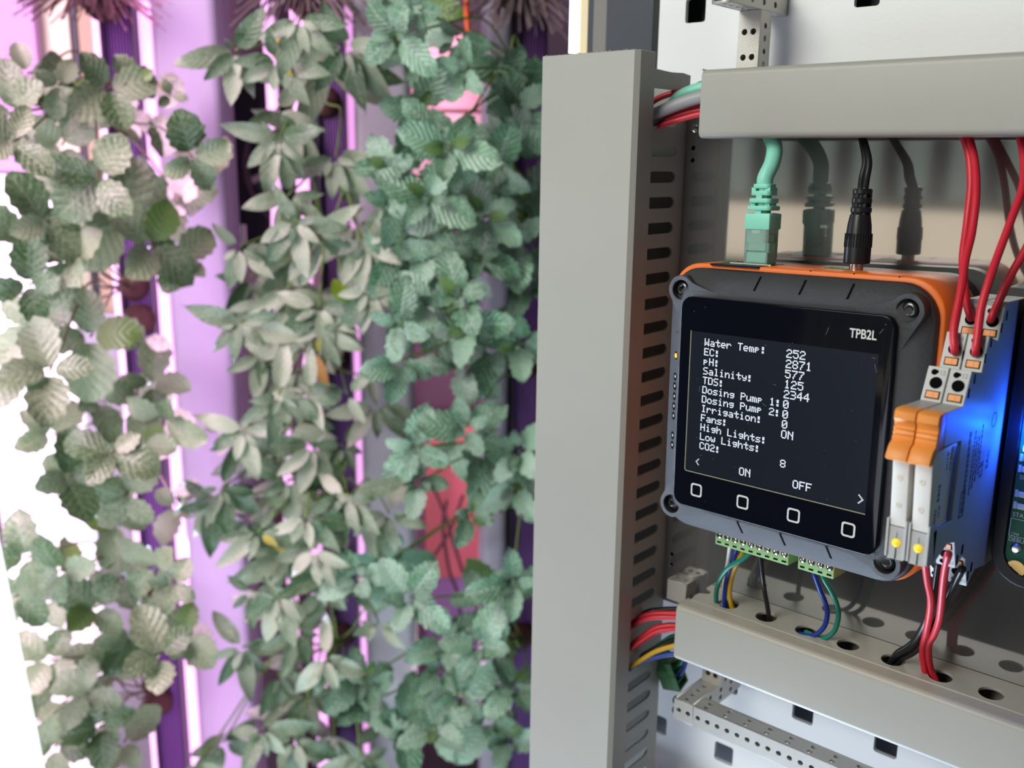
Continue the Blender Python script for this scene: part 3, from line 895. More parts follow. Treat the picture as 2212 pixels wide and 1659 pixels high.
def terminal_face(root, x0, x1, bot, top, label_text, flip=False, wire=None):
    """sloping grey terminal face between (y,z) bot and top; carries a small hole, a wire hole and an orange release"""
    b = Vector((0, bot[0], bot[1])); t = Vector((0, top[0], top[1]))
    ez = (t - b).normalized(); H = (t - b).length
    ex = XA; n = ex.cross(ez)          # points toward the phone
    o = Vector((x0, 0, 0)) + b + n * 0.05
    w = x1 - x0
    h = kmb()
    fy = (lambda q: H - q) if flip else (lambda q: q)
    h.lathe([(2.1, 0), (2.1, .12)], o + ex * (w * .54) + ez * fy(H * .54), n, 22)
    h.lathe([(1.05, 0), (1.05, .12)], o + ex * (w * .35) + ez * fy(H * .84), n, 14)
    h.lathe([(.6, 0), (.6, .12)], o + ex * (w * .47) + ez * fy(H * .86), n, 14)
    h.build('wire_opening', M['dark'], root)  # flat dark discs painted for the shade inside the openings
    r = kmb(); r.X = r.X @ Matrix(((ex.x, n.x, ez.x, 0), (ex.y, n.y, ez.y, 0), (ex.z, n.z, ez.z, 0), (0, 0, 0, 1))) if False else r.X
    mtx = Matrix.Identity(4)
    for i in range(3): mtx[i][0], mtx[i][1], mtx[i][2], mtx[i][3] = ex[i], -n[i], ez[i], o[i]
    r.X = Matrix.Scale(K, 4) @ mtx
    z0 = fy(H * .10); z1 = fy(H * .28)
    r.box(w * .22, w * .82, -.35, 0.2, min(z0, z1), max(z0, z1), .12, 1)
    r.box(w * .48, w * .56, -.5, 0.1, min(z0, z1) + .3, max(z0, z1) - .3)
    ro = r.build('release_button', M['relayorange'], root, label='orange release button')
    f = kmb(); f.X = Matrix.Scale(K, 4) @ mtx
    f.box(w * .17, w * .87, -.08, 0.2, min(z0, z1) - .3, max(z0, z1) + .3)
    f.build('button_slot', M['dark'], root)
    tx = kmb(); tx.X = Matrix.Scale(K, 4) @ mtx
    tx.text(label_text, 2.5, (w * .60, -.08, fy(H * .84) - .8), XA, ZA, .01, .8)
    tx.build('terminal_number', M['greyprint'], root)
    if wire:
        pass


def relay(x0, x1, label):
    root = thing('relay_module', label, 'relay', Vector(((x0 + x1) / 2, 370, -164)) * K, 'slim relay modules with orange levers')
    g = 0.12
    body = [(326.0, -132.6), (322.2, -119.6), (341.5, -121.0), (341.5, -92.0), (322.4, -90.0), (321.6, -78.2), (338.6, -79.3), (343.8, -68.0), (355.6, -70.2), (359.8, -57.9), (371.6, -61.0), (375.2, -49.2), (379, -47.8), (405, -48.6), (406, -52), (419.8, -53), (419.8, -150), (412, -156), (395, -154.9), (380, -152), (371.9, -156.3), (365.2, -143.2), (360, -140.5), (353.7, -143.0), (348.5, -131.5), (340, -129.2)]
    b = kmb(); b.prism(body, x0 + g, x1 - g, 'x', 0.22, 1)
    b.prism([(326.2, -132.7), (321.4, -132.0), (318.9, -131), (318.0, -117.0), (324, -117.2), (326, -120)], x0 + g, x0 + g + .8, 'x', .1, 1)
    b.prism([(326.2, -132.7), (321.4, -132.0), (318.9, -131), (318.0, -117.0), (324, -117.2), (326, -120)], x1 - g - .8, x1 - g, 'x', .1, 1)
    b.prism([(326.2, -132.7), (319.6, -131.8), (318.9, -119.8), (326, -119.8)], x0 + g + .75, x1 - g - .75, 'x', .1, 1)
    b.build('housing', M['relaygrey'], root)
    wv = kmb(); wv.prism([(318.9, -119.4), (340.6, -121.5), (340.6, -92.1), (314.5, -91.0)], x0 + .85, x1 - .75, 'x', .45, 2)
    wv.build('relay_insert', M['relaywhite'], root, label='white plug in relay', smooth=40)
    for z in (-101.5, -111.5):
        d = kmb(); d.lathe([(1.0, 0), (.9, .12), (.5, .06)], ((x0 + x1) / 2, 314.5 + (z + 91) * -.155 - .12, z), (0, -1, .15), 16)
        d.build('mould_mark', mat('relay_mark', (0.66, 0.63, 0.55), .45), root, smooth=40)
    lv = kmb()
    lv.prism([(321.4, -78.0), (315.4, -77.8), (314.2, -78.6), (313.9, -81.0), (315.0, -82.4), (315.2, -83.6), (314.5, -84.4), (315.0, -85.0), (314.4, -86.0), (314.8, -86.7), (314.0, -87.6), (314.2, -88.4), (311.6, -89.6), (309.7, -92.6), (309.4, -93.6), (310.8, -94.4), (312.2, -94.3), (318.0, -90.2), (321.4, -89.8)], x0 + .12, x1 - .12, 'x', .3, 2)
    lv.build('ejector_lever', M['relayorange'], root, smooth=35, label='orange ejector lever')
    le = kmb(); c = ((x0 + x1) / 2 + .1, 319.3, -125.6)
    le.lathe([(1.55, 0), (1.5, .35), (1.1, .75), (0, .95)], c, (0, -1, .06), 20)
    le.build('status_light', M['ledyellow'], root, smooth=True, label='yellow status light')
    for z0, z1 in ((-131.6, -127.4), (-123.8, -120.0)):
        s = kmb(); s.box((x0 + x1) / 2 - .06, (x0 + x1) / 2 + .1, 319.0, 319.6, z0, z1); s.build('seam_line', M['dark'], root)
    terminal_face(root, x0 + g, x1 - g, (338.6, -79.3), (343.8, -68.0), '12')
    terminal_face(root, x0 + g, x1 - g, (355.6, -70.2), (359.8, -57.9), '14')
    terminal_face(root, x0 + g, x1 - g, (371.6, -61.0), (375.2, -49.2), '11')
    terminal_face(root, x0 + g, x1 - g, (353.7, -143.0), (348.5, -131.5), 'A1', True)
    terminal_face(root, x0 + g, x1 - g, (371.9, -156.3), (365.2, -143.2), 'A2', True)
    for y, z in ((341.4, -74.0), (346.2, -69.8), (355.8, -64.0), (361.0, -59.0), (372.0, -55.2), (377.0, -51.2)):
        s = kmb(); s.box(x1 - .13, x1 - .04, y + 1.0, y + 2.6, z - 3.2, z + .3); s.build('side_notch', M['dark'], root)
    for y, z in ((352.8, -139.5), (370, -151.5), (358, -137), (373.5, -149)):
        s = kmb(); s.box(x1 - .13, x1 - .04, y + .2, y + 2.2, z - 2.2, z + 1.6); s.build('side_notch', M['dark'], root)
    return root


relay(-106.6, -99.45, 'left slim relay module beside the touch panel, red wires at its top')
rr_ = relay(-99.3, -92.1, 'right slim relay module, side lit blue by the circuit board')
# print on the side of the right-hand relay
t = kmb(); ex, ey = Vector((0, 0, -1)), Vector((0, 1, 0))
t.X = Matrix.Scale(K, 4)
xs = -92.06
UPZ = Vector((0, 0, 1)); LEFTY = Vector((0, -1, 0))
t.text('CE', 5.6, (xs, 372.5, -112.5), UPZ, LEFTY, .01, 1.0)
t.text('EAC', 4.0, (xs, 379.0, -110.5), UPZ, LEFTY, .01, 1.0)
for y, z0, z1, h in ((351, -121, -92, .0), (357.6, -116, -92, .0), (360.4, -114, -94, 0), (363.2, -112, -96, 0), (366, -110, -92, 0)):
    z = z0
    q = random.Random(int(y))
    while z < z1:
        L = .8 + 1.6 * q.random()
        t.box(xs - .02, xs + .02, y, y + (1.9 if y < 352 else .8), z, z + L)
        z += L + .5
fr_ = [(xs, 348.6, -122.2)]
t.sheet([rect(0, 5.2, 0, 10)], [rect(.5, 4.7, .5, 9.5)], .03, (xs - .02, 348.8, -122.5), YA, ZA)
t.sheet([circ(0, 0, 3.0, 20)], [circ(0, 0, 2.6, 20)], .03, (xs - .02, 380, -92), YA, ZA)
t.build('side_print', M['ink'], rr_)
t = kmb(); q = random.Random(4)
for y, z0, z1, h in ((322.6, -117, -113, 2.6), (326.8, -116, -112, 1.6), (324, -110, -104, 2.8), (329.8, -100, -94, 1.6), (333.4, -101, -94, 1.4)):
    z = z0
    while z < z1:
        L = .5 + 1.1 * q.random(); t.box(-92.86, -92.80, y, y + h * .8, z, z + L); z += L + .5
t.build('insert_print', M['ink'], rr_)
t = kmb(); t.box(-92.4, -92.16, 336.6, 339.0, -120.2, -93.0); t.build('insert_edge', mat('dark_grey_strip', (0.13, 0.13, 0.12), .5), rr_)


# ------------------------------------------------------------------ wires
def wire(name, label, material, pts, r, group=None, end=None, cat='wire', seg=10):
    w = MB(); w.tube([p if isinstance(p, Vector) else P(*p) for p in pts], r, seg, 7)
    return tag(w.build(name, material, smooth=60), label, cat, group)


GU = 'red wires into the relay tops'
R1 = 1.42
wire('wire', 'red wire into the upper rear terminal of the left relay', M['red'], [(2078, 285, 389), (2093, 335, 386), (2097, 400, 383), (2089, 480, 378), (2080, 555, 371), (2083, 610, 366), (2088, 652, 361), (2096, 682, 358.5), (2099, 690, 362), (2102, 694, 368)], R1, GU)
wire('wire', 'red wire into the middle terminal of the left relay', M['red'], [(2090, 285, 389), (2105, 345, 384), (2109, 415, 376), (2100, 500, 368), (2086, 560, 361), (2077, 620, 354), (2067, 671, 349), (2060, 718, 344.5), (2062, 754, 342.5), (2064, 761, 346), (2068, 763, 352)], R1, GU)
wire('wire', 'red wire into the middle terminal of the right relay', M['red'], [(2202, 285, 389), (2212, 345, 384), (2209, 405, 376), (2186, 470, 368), (2158, 545, 360), (2137, 605, 353), (2120, 664, 348), (2111, 730, 343.5), (2108, 757, 342.5), (2109, 765, 346), (2112, 767, 352)], R1, GU)
wire('wire', 'red wire at far right into the rear terminal of the right relay', M['red'], [(2262, 285, 389), (2266, 350, 385), (2250, 440, 380), (2222, 525, 372), (2186, 590, 366), (2156, 655, 361), (2143, 684, 358.5), (2141, 692, 361), (2143, 695, 368)], R1, GU)
GB = 'wires below the relays'
wire('wire', 'red wire from the left relay down into the sixth duct hole', M['red'], [(2000, 1195, 340), (1999, 1214, 342), (2003, 1252, 350), (2011, 1302, 362), (2002, 1362, 376), (1993, 1405, 385), (1998, 1449, 389), (2008, 1473, 391), (2016, 1492, 392), Vector((-103.0, 391.5, -216))], R1, GB)
wire('wire', 'red wire from the right relay down into the sixth duct hole', M['red'], [(2056, 1186, 341), (2048, 1199, 339), (2039, 1247, 348), (2031, 1328, 364), (2019, 1368, 376), (2006, 1394, 383), (2009, 1440, 389.5), (2023, 1474, 391), (2028, 1492, 392), Vector((-100.5, 392.0, -216))], R1, GB)
wire('wire', 'black wire from the left relay curving into the fifth duct hole', M['rubber'], [(2030, 1205, 353), (2026, 1227, 355), (2018, 1283, 364), (2003, 1335, 374), (1982, 1377, 382), (1961, 1398, 385), (1938, 1412, 387), (1925, 1432, 390.5), (1920, 1447, 391), Vector((-123.5, 391.5, -216))], R1, GB)
wire('wire', 'black wire from the right relay curving into the fifth duct hole', M['rubber'], [(2080, 1228, 354), (2074, 1236, 354), (2046, 1291, 364), (2024, 1342, 375), (1997, 1384, 384), (1973, 1409, 388), (1949, 1422, 390), (1934, 1438, 391), (1930, 1450, 391.5), Vector((-120.5, 392, -216))], R1, GB)
GT = 'thin wires from the green terminals'
R2 = 1.12
wire('wire', 'white wire at the left end of the green terminal strip', M['whitewire'], [(1577, 1176, 378), (1575.5, 1190, 380), (1572, 1217, 384), (1566, 1249, 388), (1563, 1282, 390.5), (1564, 1318, 391), Vector((-201.5, 392.5, -216))], R2 * .9, GT)
wire('wire', 'blue wire beside the yellow one into the first duct hole', M['blue'], [(1592, 1178, 378), (1589, 1192, 379), (1578, 1226, 382), (1568, 1262, 386), (1565, 1297, 389), (1567, 1326, 390), Vector((-200.8, 390.5, -216))], R2, GT)
wire('wire', 'yellow wire into the first duct hole', M['yellow'], [(1609, 1183, 378), (1603, 1197, 379), (1589, 1224, 381), (1580, 1252, 385), (1576, 1282, 388), (1580, 1308, 390), (1586, 1326, 390.5), Vector((-198.0, 391, -216))], R2, GT)
wire('wire', 'green wire bowing left into the first duct hole', M['green'], [(1625, 1187, 378), (1615, 1199, 377), (1597, 1212, 376.5), (1574, 1226, 377), (1557, 1248, 380), (1548, 1275, 384), (1547, 1300, 388), (1551, 1322, 390), Vector((-203.4, 390.5, -216))], R2, GT)
wire('wire', 'black wire from the green strip into the second duct hole', M['rubber'], [(1642, 1192, 378), (1643, 1206, 378.5), (1647, 1244, 381), (1652, 1280, 385), (1657, 1306, 388), (1662, 1337, 390), (1664, 1352, 390.5), Vector((-180.0, 391, -216))], R2, GT)
wire('wire', 'blue wire looping from the short green strip into the third duct hole', M['blue'], [(1757, 1230, 378), (1761, 1245, 378.5), (1772, 1276, 381), (1783, 1302, 384), (1787, 1330, 387), (1778, 1357, 388), (1755, 1374, 387.5), (1732, 1371, 388), Vector((-163.5, 389.5, -208.5)), Vector((-165.5, 391, -214))], R2, GT)
wire('wire', 'green wire looping from the short green strip into the third duct hole', M['green'], [(1776, 1238, 378), (1781, 1252, 378.5), (1797, 1280, 381), (1808, 1307, 384), (1811, 1333, 387), (1802, 1363, 388.5), (1783, 1378, 388.5), (1762, 1376, 389.5), (1742, 1366, 391.5), Vector((-161.5, 392.8, -208.8)), Vector((-164, 393.5, -215))], R2, GT)
GA = 'cables crossing into the upper duct'
wire('cable', 'thick grey cable between upright duct and upper duct', M['greycable'], [(1380, 268, 378), (1405, 251, 380), (1438, 236, 382), (1475, 221, 384), (1516, 209, 386), (1560, 200, 388)], 2.75, GA, cat='cable', seg=14)
wire('cable', 'teal cable behind the thick grey cable entering the upper duct', M['teal'], [(1385, 282, 382), (1412, 266, 384), (1440, 240, 388), (1470, 207, 391), (1514, 190, 392), (1560, 184, 393)], 2.6, GA, cat='cable', seg=14)
for k, (lab, a) in enumerate((('upper red wire passing over the teal cable into the upper duct', [(1395, 232, 389), (1425, 211, 391), (1474, 196, 394), (1514, 188, 396), (1560, 182, 397)]),
                              ('topmost of three lower red wires entering the upper duct', [(1400, 272, 385), (1430, 257, 386), (1468, 238, 389), (1512, 229, 391), (1560, 225, 392)]),
                              ('middle of three lower red wires entering the upper duct', [(1400, 278, 383), (1425, 267, 384), (1468, 248, 387), (1512, 238, 389), (1560, 235, 390)]),
                              ('lowest of three lower red wires entering the upper duct', [(1402, 282, 381), (1430, 270, 382), (1466, 259, 385), (1512, 247, 387), (1560, 244, 388)]))):
    wire('wire', lab, M['red'], a, 1.4, GA)
wire('wire', 'black wire just above the teal cable at the upper duct end', M['rubber'], [(1470, 206, 398), (1498, 190, 399), (1520, 180, 400), (1560, 176, 400)], 1.4, GA)
GC = 'wires crossing into the lower duct'
wire('wire', 'black wire above the red ones entering the lower duct', M['rubber'], [(1355, 1352, 384), (1395, 1324, 387), (1420, 1318, 389), (1459, 1316, 391), (1500, 1318, 392)], 1.4, GC)
wire('wire', 'red wire nearest the top of the lower duct end', M['red'], [(1345, 1353, 380), (1365, 1343, 381), (1403, 1327, 384), (1459, 1326, 387), (1500, 1330, 388)], 1.5, GC)
wire('wire', 'second red wire directly under the first at the lower duct end', M['red'], [(1345, 1359, 378), (1370, 1348, 380), (1405, 1335, 382), (1459, 1334, 385), (1500, 1338, 386)], 1.5, GC)
wire('wire', 'third red wire, bowed, at the lower duct end', M['red'], [(1360, 1398, 379), (1382, 1381, 381), (1412, 1359, 384), (1440, 1352, 386), (1460, 1352, 387), (1500, 1357, 388)], 1.6, GC)
wire('wire', 'fourth red wire, under the bowed red wire', M['red'], [(1362, 1402, 377), (1384, 1386, 379), (1414, 1367, 382), (1440, 1361, 384), (1460, 1360, 385), (1500, 1364, 386)], 1.4, GC)
wire('wire', 'dark green wire under the red wires at the lower duct end', M['green'], [(1390, 1415, 386), (1415, 1401, 387), (1436, 1386, 389), (1459, 1375, 390), (1500, 1378, 391)], 1.5, GC)
wire('wire', 'black wire between green and yellow at the lower duct end', M['rubber'], [(1385, 1420, 383), (1412, 1405, 385), (1436, 1391, 387), (1459, 1382, 388), (1500, 1384, 389)], 1.5, GC)
wire('wire', 'yellow wire curving into the lower duct end', M['yellow'], [(1362, 1440, 378), (1385, 1426, 380), (1418, 1407, 383), (1459, 1395, 386), (1500, 1394, 388)], 1.3, GC)
wire('wire', 'blue wire, lowest of those entering the lower duct end', M['blue'], [(1335, 1455, 376), (1353, 1446, 378), (1388, 1428, 381), (1428, 1417, 384), (1459, 1413, 386), (1500, 1415, 388)], 1.3, GC)

# loose green plug dangling under the left end of the lower duct
cp = P(1446, 1450, 408)
root = thing('terminal_plug', 'loose green screw terminal plug dangling under the lower duct end', 'connector', cp)
b = MB(); b.X = Matrix.Translation(cp) @ Matrix.Rotation(math.radians(-14), 4, 'Y') @ Matrix.Rotation(math.radians(16), 4, 'X')
b.prism([(-4.5, -9), (5, -9), (5, 9), (1, 9), (-4.5, 3)], -5, 2.2, 'x', .3, 1)
b.box(2.2, 6.0, -4.5, -3.7, -9, 9); b.box(2.2, 6.0, 4.2, 5, -9, 9)
for z in (-9, -4.5, 0, 4.5, 8.2): b.box(2.2, 6.0, -4.5, 5, z, z + .8)
b.build('plug_body', M['terminalback'], root)
for i, (mt_, dz) in enumerate((('yellow', 6), ('green', 2), ('blue', -3))):
    w = MB(); q = b.X if False else (Matrix.Translation(cp) @ Matrix.Rotation(math.radians(-14), 4, 'Y'))
    e = q @ Vector((3.4, 0, dz))
    w.tube([e, e + Vector((4, 0, 5)), e + Vector((7, -2, 14 - dz)), e + Vector((8, -8, 22 - dz))], 1.1, 8, 6)
    w.build('wire_stub', M[mt_], root, smooth=60)

# ------------------------------------------------------------------ circuit board in a black tray at the right
root = thing('circuit_board', 'green circuit board in a black tray at the right edge with blue lights', 'circuit board', (-50, 392, -157))
x0, zb_, yF = -87.1, -153.6, 378.0
tr = MB(); tr.sheet([rrect(x0, 20, zb_, -32, 13, 8)], [rrect(x0 + 4.8, 14, zb_ + 4.6, -38, 9, 8)], 4.2, (0, yF + 4.2, 0), XA, ZA, .5)
tr.sheet([rrect(x0 + .2, 19.8, zb_ + .2, -32.2, 13, 8)], [], 20.5, (0, yF + 24.5, 0), XA, ZA, .4)
tr.build('tray', M['blacksmooth'], root, smooth=35, label='black tray')
pb = MB(); pb.box(x0 + 5.0, 13, yF + .6, yF + 2.2, -150.6, -38.4); pb.build('board', M['pcb'], root, label='green board')
s = MB(); s.lathe([(2.0, 0), (2.0, .5), (1.3, 1.3), (0.5, 1.2)], (-78.6, yF + .6, -138.9), (0, -1, 0), 18); so = s.build('board_screw', M['steel'], root, smooth=40)
s = MB(); s.box(-79.7, -77.5, yF - .75, yF - .6, -139.1, -138.7); s.box(-78.8, -78.4, yF - .75, yF - .6, -140, -137.8); s.build('cross_slot', M['dark'], so)
s = MB(); s.lathe([(3.3, 0), (3.3, .35), (1.9, .4), (1.9, .1)], (-77.9, yF + .6, -146.9), (0, -1, 0), 26); so = s.build('mounting_ring', M['gold'], root, smooth=40, label='gold ring round the mounting hole')
s = MB(); s.lathe([(1.85, 0), (1.85, .12), (.8, .05)], (-77.9, yF + .45, -146.9), (0, -1, 0), 20); s.build('mounting_hole', M['copper'], so)
for z in (-104.0, -108.2, -117.8, -122.4):
    s = MB(); s.box(-80.3, -74.5, yF - .3, yF + .6, z - 1.1, z + 1.1, .3, 1); s.build('resistor', M['silk'], root)
    s = MB(); s.box(-81.6, -80.5, yF + .5, yF + .6, z - 1.4, z + 1.4); s.build('silk_mark', M['silk'], root)
for tx, z, x in (('SIG', -112.2, -80.8), ('STAT', -126.8, -81.4), ('DEBUG', -136.6, -81.7)):
    s = MB(); s.text(tx, 2.4, (x, yF + .56, z), XA, ZA, .02, .9); s.build('board_lettering', M['silk'], root)
s = MB(); s.text('CN4', 1.5, (-81.0, yF + .56, -134.0), XA, ZA, .02, .9)
s.sheet([rect(-81.8, -70, -134.6, -127.6)], [rect(-81.6, -70.2, -134.4, -127.8)], .05, (0, yF + .6, 0), XA, ZA)
s.build('board_lettering', M['silk'], root)
for k in range(4):
    s = MB(); s.lathe([(.55, 0), (.55, .1), (.3, .12)], (-75.8 + .12 * k, yF + .6, -128.4 - 1.5 * k), (0, -1, 0), 12); s.build('solder_pad', M['copper'], root)
for z in (-88.5, -94.0, -99.6):
    s = MB(); s.box(-80.2, -77.6, yF - 3.0, yF + .6, z - 1.1, z + 1.1, .3, 1); s.build('blue_light', M['ledblue'], root, label='glowing blue light')
ld = bpy.data.lights.new('blue_light_glow', 'POINT'); ld.energy = 0.038; ld.color = (0.0, 0.045, 1.0); ld.shadow_soft_size = 0.002
lo = bpy.data.objects.new('blue_light_glow', ld); COL.objects.link(lo); lo.location = W((-79.6, yF - 4.4, -93))

# ------------------------------------------------------------------ uprights between the control panel and the grow wall
tag(MB().box(-318.2, -288.2, 437, 470, -700, 190, 1.0).build('cabinet_upright', M['slate']), 'dark slate upright between the white panel and the plants', 'upright', 'uprights behind the tall duct')
tag(MB().box(-288.0, -284.2, 437, 470, -700, 190).build('cabinet_upright', M['black']), 'thin black strip drawn for the shaded gap beside the white panel', 'upright', 'uprights behind the tall duct')  # black slab filling the panel's side gap, its shade put in as colour
tag(MB().box(-329.5, -318.4, 441, 470, -700, 190, 1.0).build('cabinet_upright', mat('warm_grey', (0.20, 0.185, 0.165), .5)), 'narrow warm grey upright beside the dark slate one', 'upright', 'uprights behind the tall duct')
tag(MB().box(-334.2, -329.7, 443, 470, -700, 190, .6).build('cabinet_upright', M['slate']), 'slim dark strip between grey and cream uprights', 'upright', 'uprights behind the tall duct')
root = thing('light_batten', 'slim glowing white and cream batten above the tall duct', 'light', (-341, 450, -700))
MB().box(-346.6, -340.0, 442, 460, -700, 190, .5).build('tube', M['whitelamp'], root)
MB().box(-339.9, -334.4, 443, 462, -700, 190, .5).build('holder', mat('cream_holder', (0.80, 0.66, 0.42), .4), root)

# ------------------------------------------------------------------ grow wall
ZB, ZT = FL, 380.0


def tower(label, sc, w_ch, led_l, led_r, panel, pm, tF=950, depth=70, ledm=('growled', 'growled')):
    root = thing('grow_tower', label, 'grow tower', GL(sc, tF + 30, FL), 'grow towers with dark planting channels')
    ch = gmb()
    ch.box(sc - w_ch / 2, sc - w_ch / 2 + 2.5, tF, tF + depth, ZB, ZT); ch.box(sc + w_ch / 2 - 1.2, sc + w_ch / 2, tF + 2, tF + depth, ZB, ZT)
    ch.box(sc - w_ch / 2, sc + w_ch / 2, tF + depth - 3, tF + depth, ZB, ZT)
    ch.build('channel', M['channel'], root)
    md = gmb(); n = 9
    pts = []
    a, b = sc - w_ch / 2 + 2.7, sc + w_ch / 2 - 1.4
    for k in range(n):
        x = a + (b - a) * k / n; d = (b - a) / n
        pts += [(x, tF + 6), (x + d * .5, tF + 6), (x + d * .55, tF + 10), (x + d * .95, tF + 10)]
    pts += [(b, tF + 6), (b, tF + 50), (a, tF + 50)]
    md.prism(pts, ZB, ZT, 'z'); md.build('growing_medium', M['medium'], root)
    for k, l in enumerate((led_l, led_r)):
        if l:
            q = gmb(); q.box(l[0], l[1], tF + 16, tF + 26, ZB, ZT); q.build('light_strip', M[ledm[k]], root, label='glowing pink light strip')
    if panel:
        q = gmb(); q.prism([(x, y) for x, y in rrect(panel[0], panel[1], tF + 10, tF + 75, 9, 6)], ZB, ZT, 'z'); q.build('side_panel', M[pm], root, smooth=40)
    return root


tower('left grow tower with a wide lilac lit white panel beside it', -292.5, 29, (-318.5, -308.5), (-276.5, -266.5), (-265, -204), 'tower')
tower('middle grow tower with a grey panel at its right', -101.5, 27, (-138, -126), (-87, -81.5), (-81, -27), 'towergrey', ledm=('growled2', 'growled2'))
tower('right grow tower next to the tall upright duct', 88, 30, None, None, (43, 71), 'tower')
# lamp bar and bright panel
def bar(name, label, cat, s0, s1, t0, t1, z0, z1, m_, bev=2):
    b = gmb(); b.box(s0, s1, t0, t1, z0, z1, bev)
    return tag(b.build(name, m_), label, cat)


lb = gmb(); rr = random.Random(8)
lb.tube([(-170 + rr.uniform(-.8, .8), 1040, ZB + k * 26) for k in range(int((ZT - ZB) / 26))], 6.0, 10, 2)
tag(lb.build('grow_light_strip', M['growled'], smooth=True), 'bright pink lamp strip hanging in front of the black fan', 'light')
bar('grow_lamp', 'overexposed pinkish white light panel behind the leaves at far left', 'light', -470, -374, 1010, 1030, ZB, -20, M['growpanel'])


def gs(px, t, py=60): return G(px, py, t).dot(PU)


bar('wall_panel', 'pink lit panel at the top left corner', 'panel', gs(-120, 1035), gs(76, 1035), 1035, 1050, -18, ZT, mat('pink_lit_panel', (0.55, 0.33, 0.58), .5))  # pink lighting is put into this panel's base colour
bar('wall_panel', 'lilac panel behind the leaves between light panel and left tower', 'panel', -373, -320, 1012, 1030, ZB, -160, M['tower'])
bar('board', 'cream upright board behind the leaves at upper left', 'board', gs(70, 1052), gs(150, 1052), 1052, 1070, -300, ZT, M['cream'])
bar('board', 'thin dark upright gap board right of the cream board', 'board', gs(151, 1052), gs(166, 1052), 1054, 1070, -300, ZT, M['slate'])
bar('board', 'tan upright board between cream board and left tower', 'board', gs(167, 1052), gs(212, 1052), 1052, 1070, -300, ZT, M['tan'])
bar('board', 'dark plum board low behind the pointed leaves', 'board', -212, -20, 1180, 1195, ZB, -330, M['plum'])
# long white leaning lamp at the bottom left corner
q_ = G(31, 1455, 680)
LPT = (q_.dot(PU), 680, q_.z)
bb = MB(); bb.X = GM @ Matrix.Translation(LPT) @ Matrix.Rotation(math.radians(-4.2), 4, 'Y') @ Matrix.Translation((-70, 0, -560))
bb.box(0, 70, 0, 18, 0, 1400, 1)
tag(bb.build('lamp_panel', M['whitelamp']), 'blown out white lamp panel leaning at the bottom left corner', 'light')

# fan behind the middle of the wall
fc = GL(-133, 1085, -10)
root = thing('fan', 'square black cooling fan behind the pointed leaf plant', 'fan', fc)
fm = lambda: MB()
FX = Matrix.Translation(fc) @ Matrix.Identity(4)
FX = Matrix.Translation(fc) @ GM
q = MB(); q.X = FX
q.sheet([rrect(-92, 92, -92, 92, 8, 5)], [circ(0, 0, 78, 40)] + [circ(x, z, 5, 12) for x in (-80, 80) for z in (-80, 80)], 6, (0, 6, 0), XA, ZA, .6)
q.lathe([(82, 0), (82, 34), (78.5, 34), (78.5, 0)], (0, 4, 0), (0, 1, 0), 40, caps=False)
q.sheet([rrect(-92, 92, -92, 92, 8, 5)], [circ(0, 0, 78, 40)], 6, (0, 40, 0), XA, ZA, .6)
q.build('fan_frame', M['fan'], root, smooth=30)
q = MB(); q.X = FX; q.lathe([(28, 0), (28, 22), (26, 24)], (0, 8, 0), (0, 1, 0), 30); hub = q.build('hub', M['fan'], root, smooth=30)
for k in range(7):
    q = MB(); q.X = FX @ Matrix.Rotation(2 * math.pi * k / 7, 4, 'Y')
    rows_ = []
    for i in range(6):
        r_ = 26 + 50 * i / 5
        rows_.append([q.v((r_ * math.cos(a), 10 + (a + .5) * 18, r_ * math.sin(a))) for a in [-.42 + .13 * j + .05 * i for j in range(7)]])
    for a_, b_ in zip(rows_, rows_[1:]):
        for j in range(6): q.f([a_[j], a_[j + 1], b_[j + 1], b_[j]])
    q.build('blade', M['fan'], root, smooth=True)
q = MB(); q.X = FX
q.lathe([(79.5, 0), (79.5, 1.2), (76.5, 1.2), (76.5, 0)], (0, 3.4, 0), (0, 1, 0), 44, caps=False); q.build('rim', mat('fan_rim', (0.28, 0.16, 0.20), .4), root, smooth=30)
q = MB(); q.X = FX; q.tube([(-80, -1.5, -84), (-80, -1.5, -62)], 4.2, 10, 1); q.build('fan_clip', M['steel'], root, smooth=40)
bar('back_plate', 'dim mauve plate above the black fan', 'plate', -236, -150, 1150, 1160, 104, ZT, mat('mauve_plate', (0.22, 0.15, 0.19), .5))
# the gap between grey panel and right tower: boxes far behind
bar('storage_box', 'pale pink box with a white lid far behind the mint leaves', 'box', -40, 80, 1250, 1330, 60, 150, M['pinkboard'], 4)
bar('storage_box', 'pink box standing under the lidded one behind the mint', 'box', -42, 80, 1250, 1330, -40, 57, mat('pink_box_b', (0.66, 0.40, 0.47), .55), 4)
bar('shelf_board', 'white shelf edge across the pink boxes', 'shelf', -42, 80, 1235, 1248, 108, 122, M['tower'], 2)
bar('shelf_board', 'white shelf edge lower down behind the mint leaves', 'shelf', -42, 80, 1235, 1248, -62, -44, M['tower'], 2)
bar('dark_box', 'dark box in the gap behind the mint leaves', 'box', -42, 80, 1250, 1330, -330, -66, M['plum'], 3)
bar('sheet_panel', 'red sheet in the gap behind the mint leaves', 'sheet', -42, 62, 1230, 1236, -560, -330, M['redboard'], 1)
bar('storage_box', 'lilac lit box at the bottom of the gap behind the mint', 'box', -42, 80, 1245, 1300, -760, -565, mat('lilac_lit_box', (0.52, 0.25, 0.62), .5), 4)  # purple light on the box is painted into its colour
q = MB()
q.tube([G(1014, -60, 900), G(1008, 20, 900), G(1014, 90, 900), G(1021, 150, 900), G(1027, 200, 900)], 2.6, 8, 6)
tag(q.build('cord', M['orangecord'], smooth=True), 'bright orange cord hanging behind the mint leaves', 'cord')
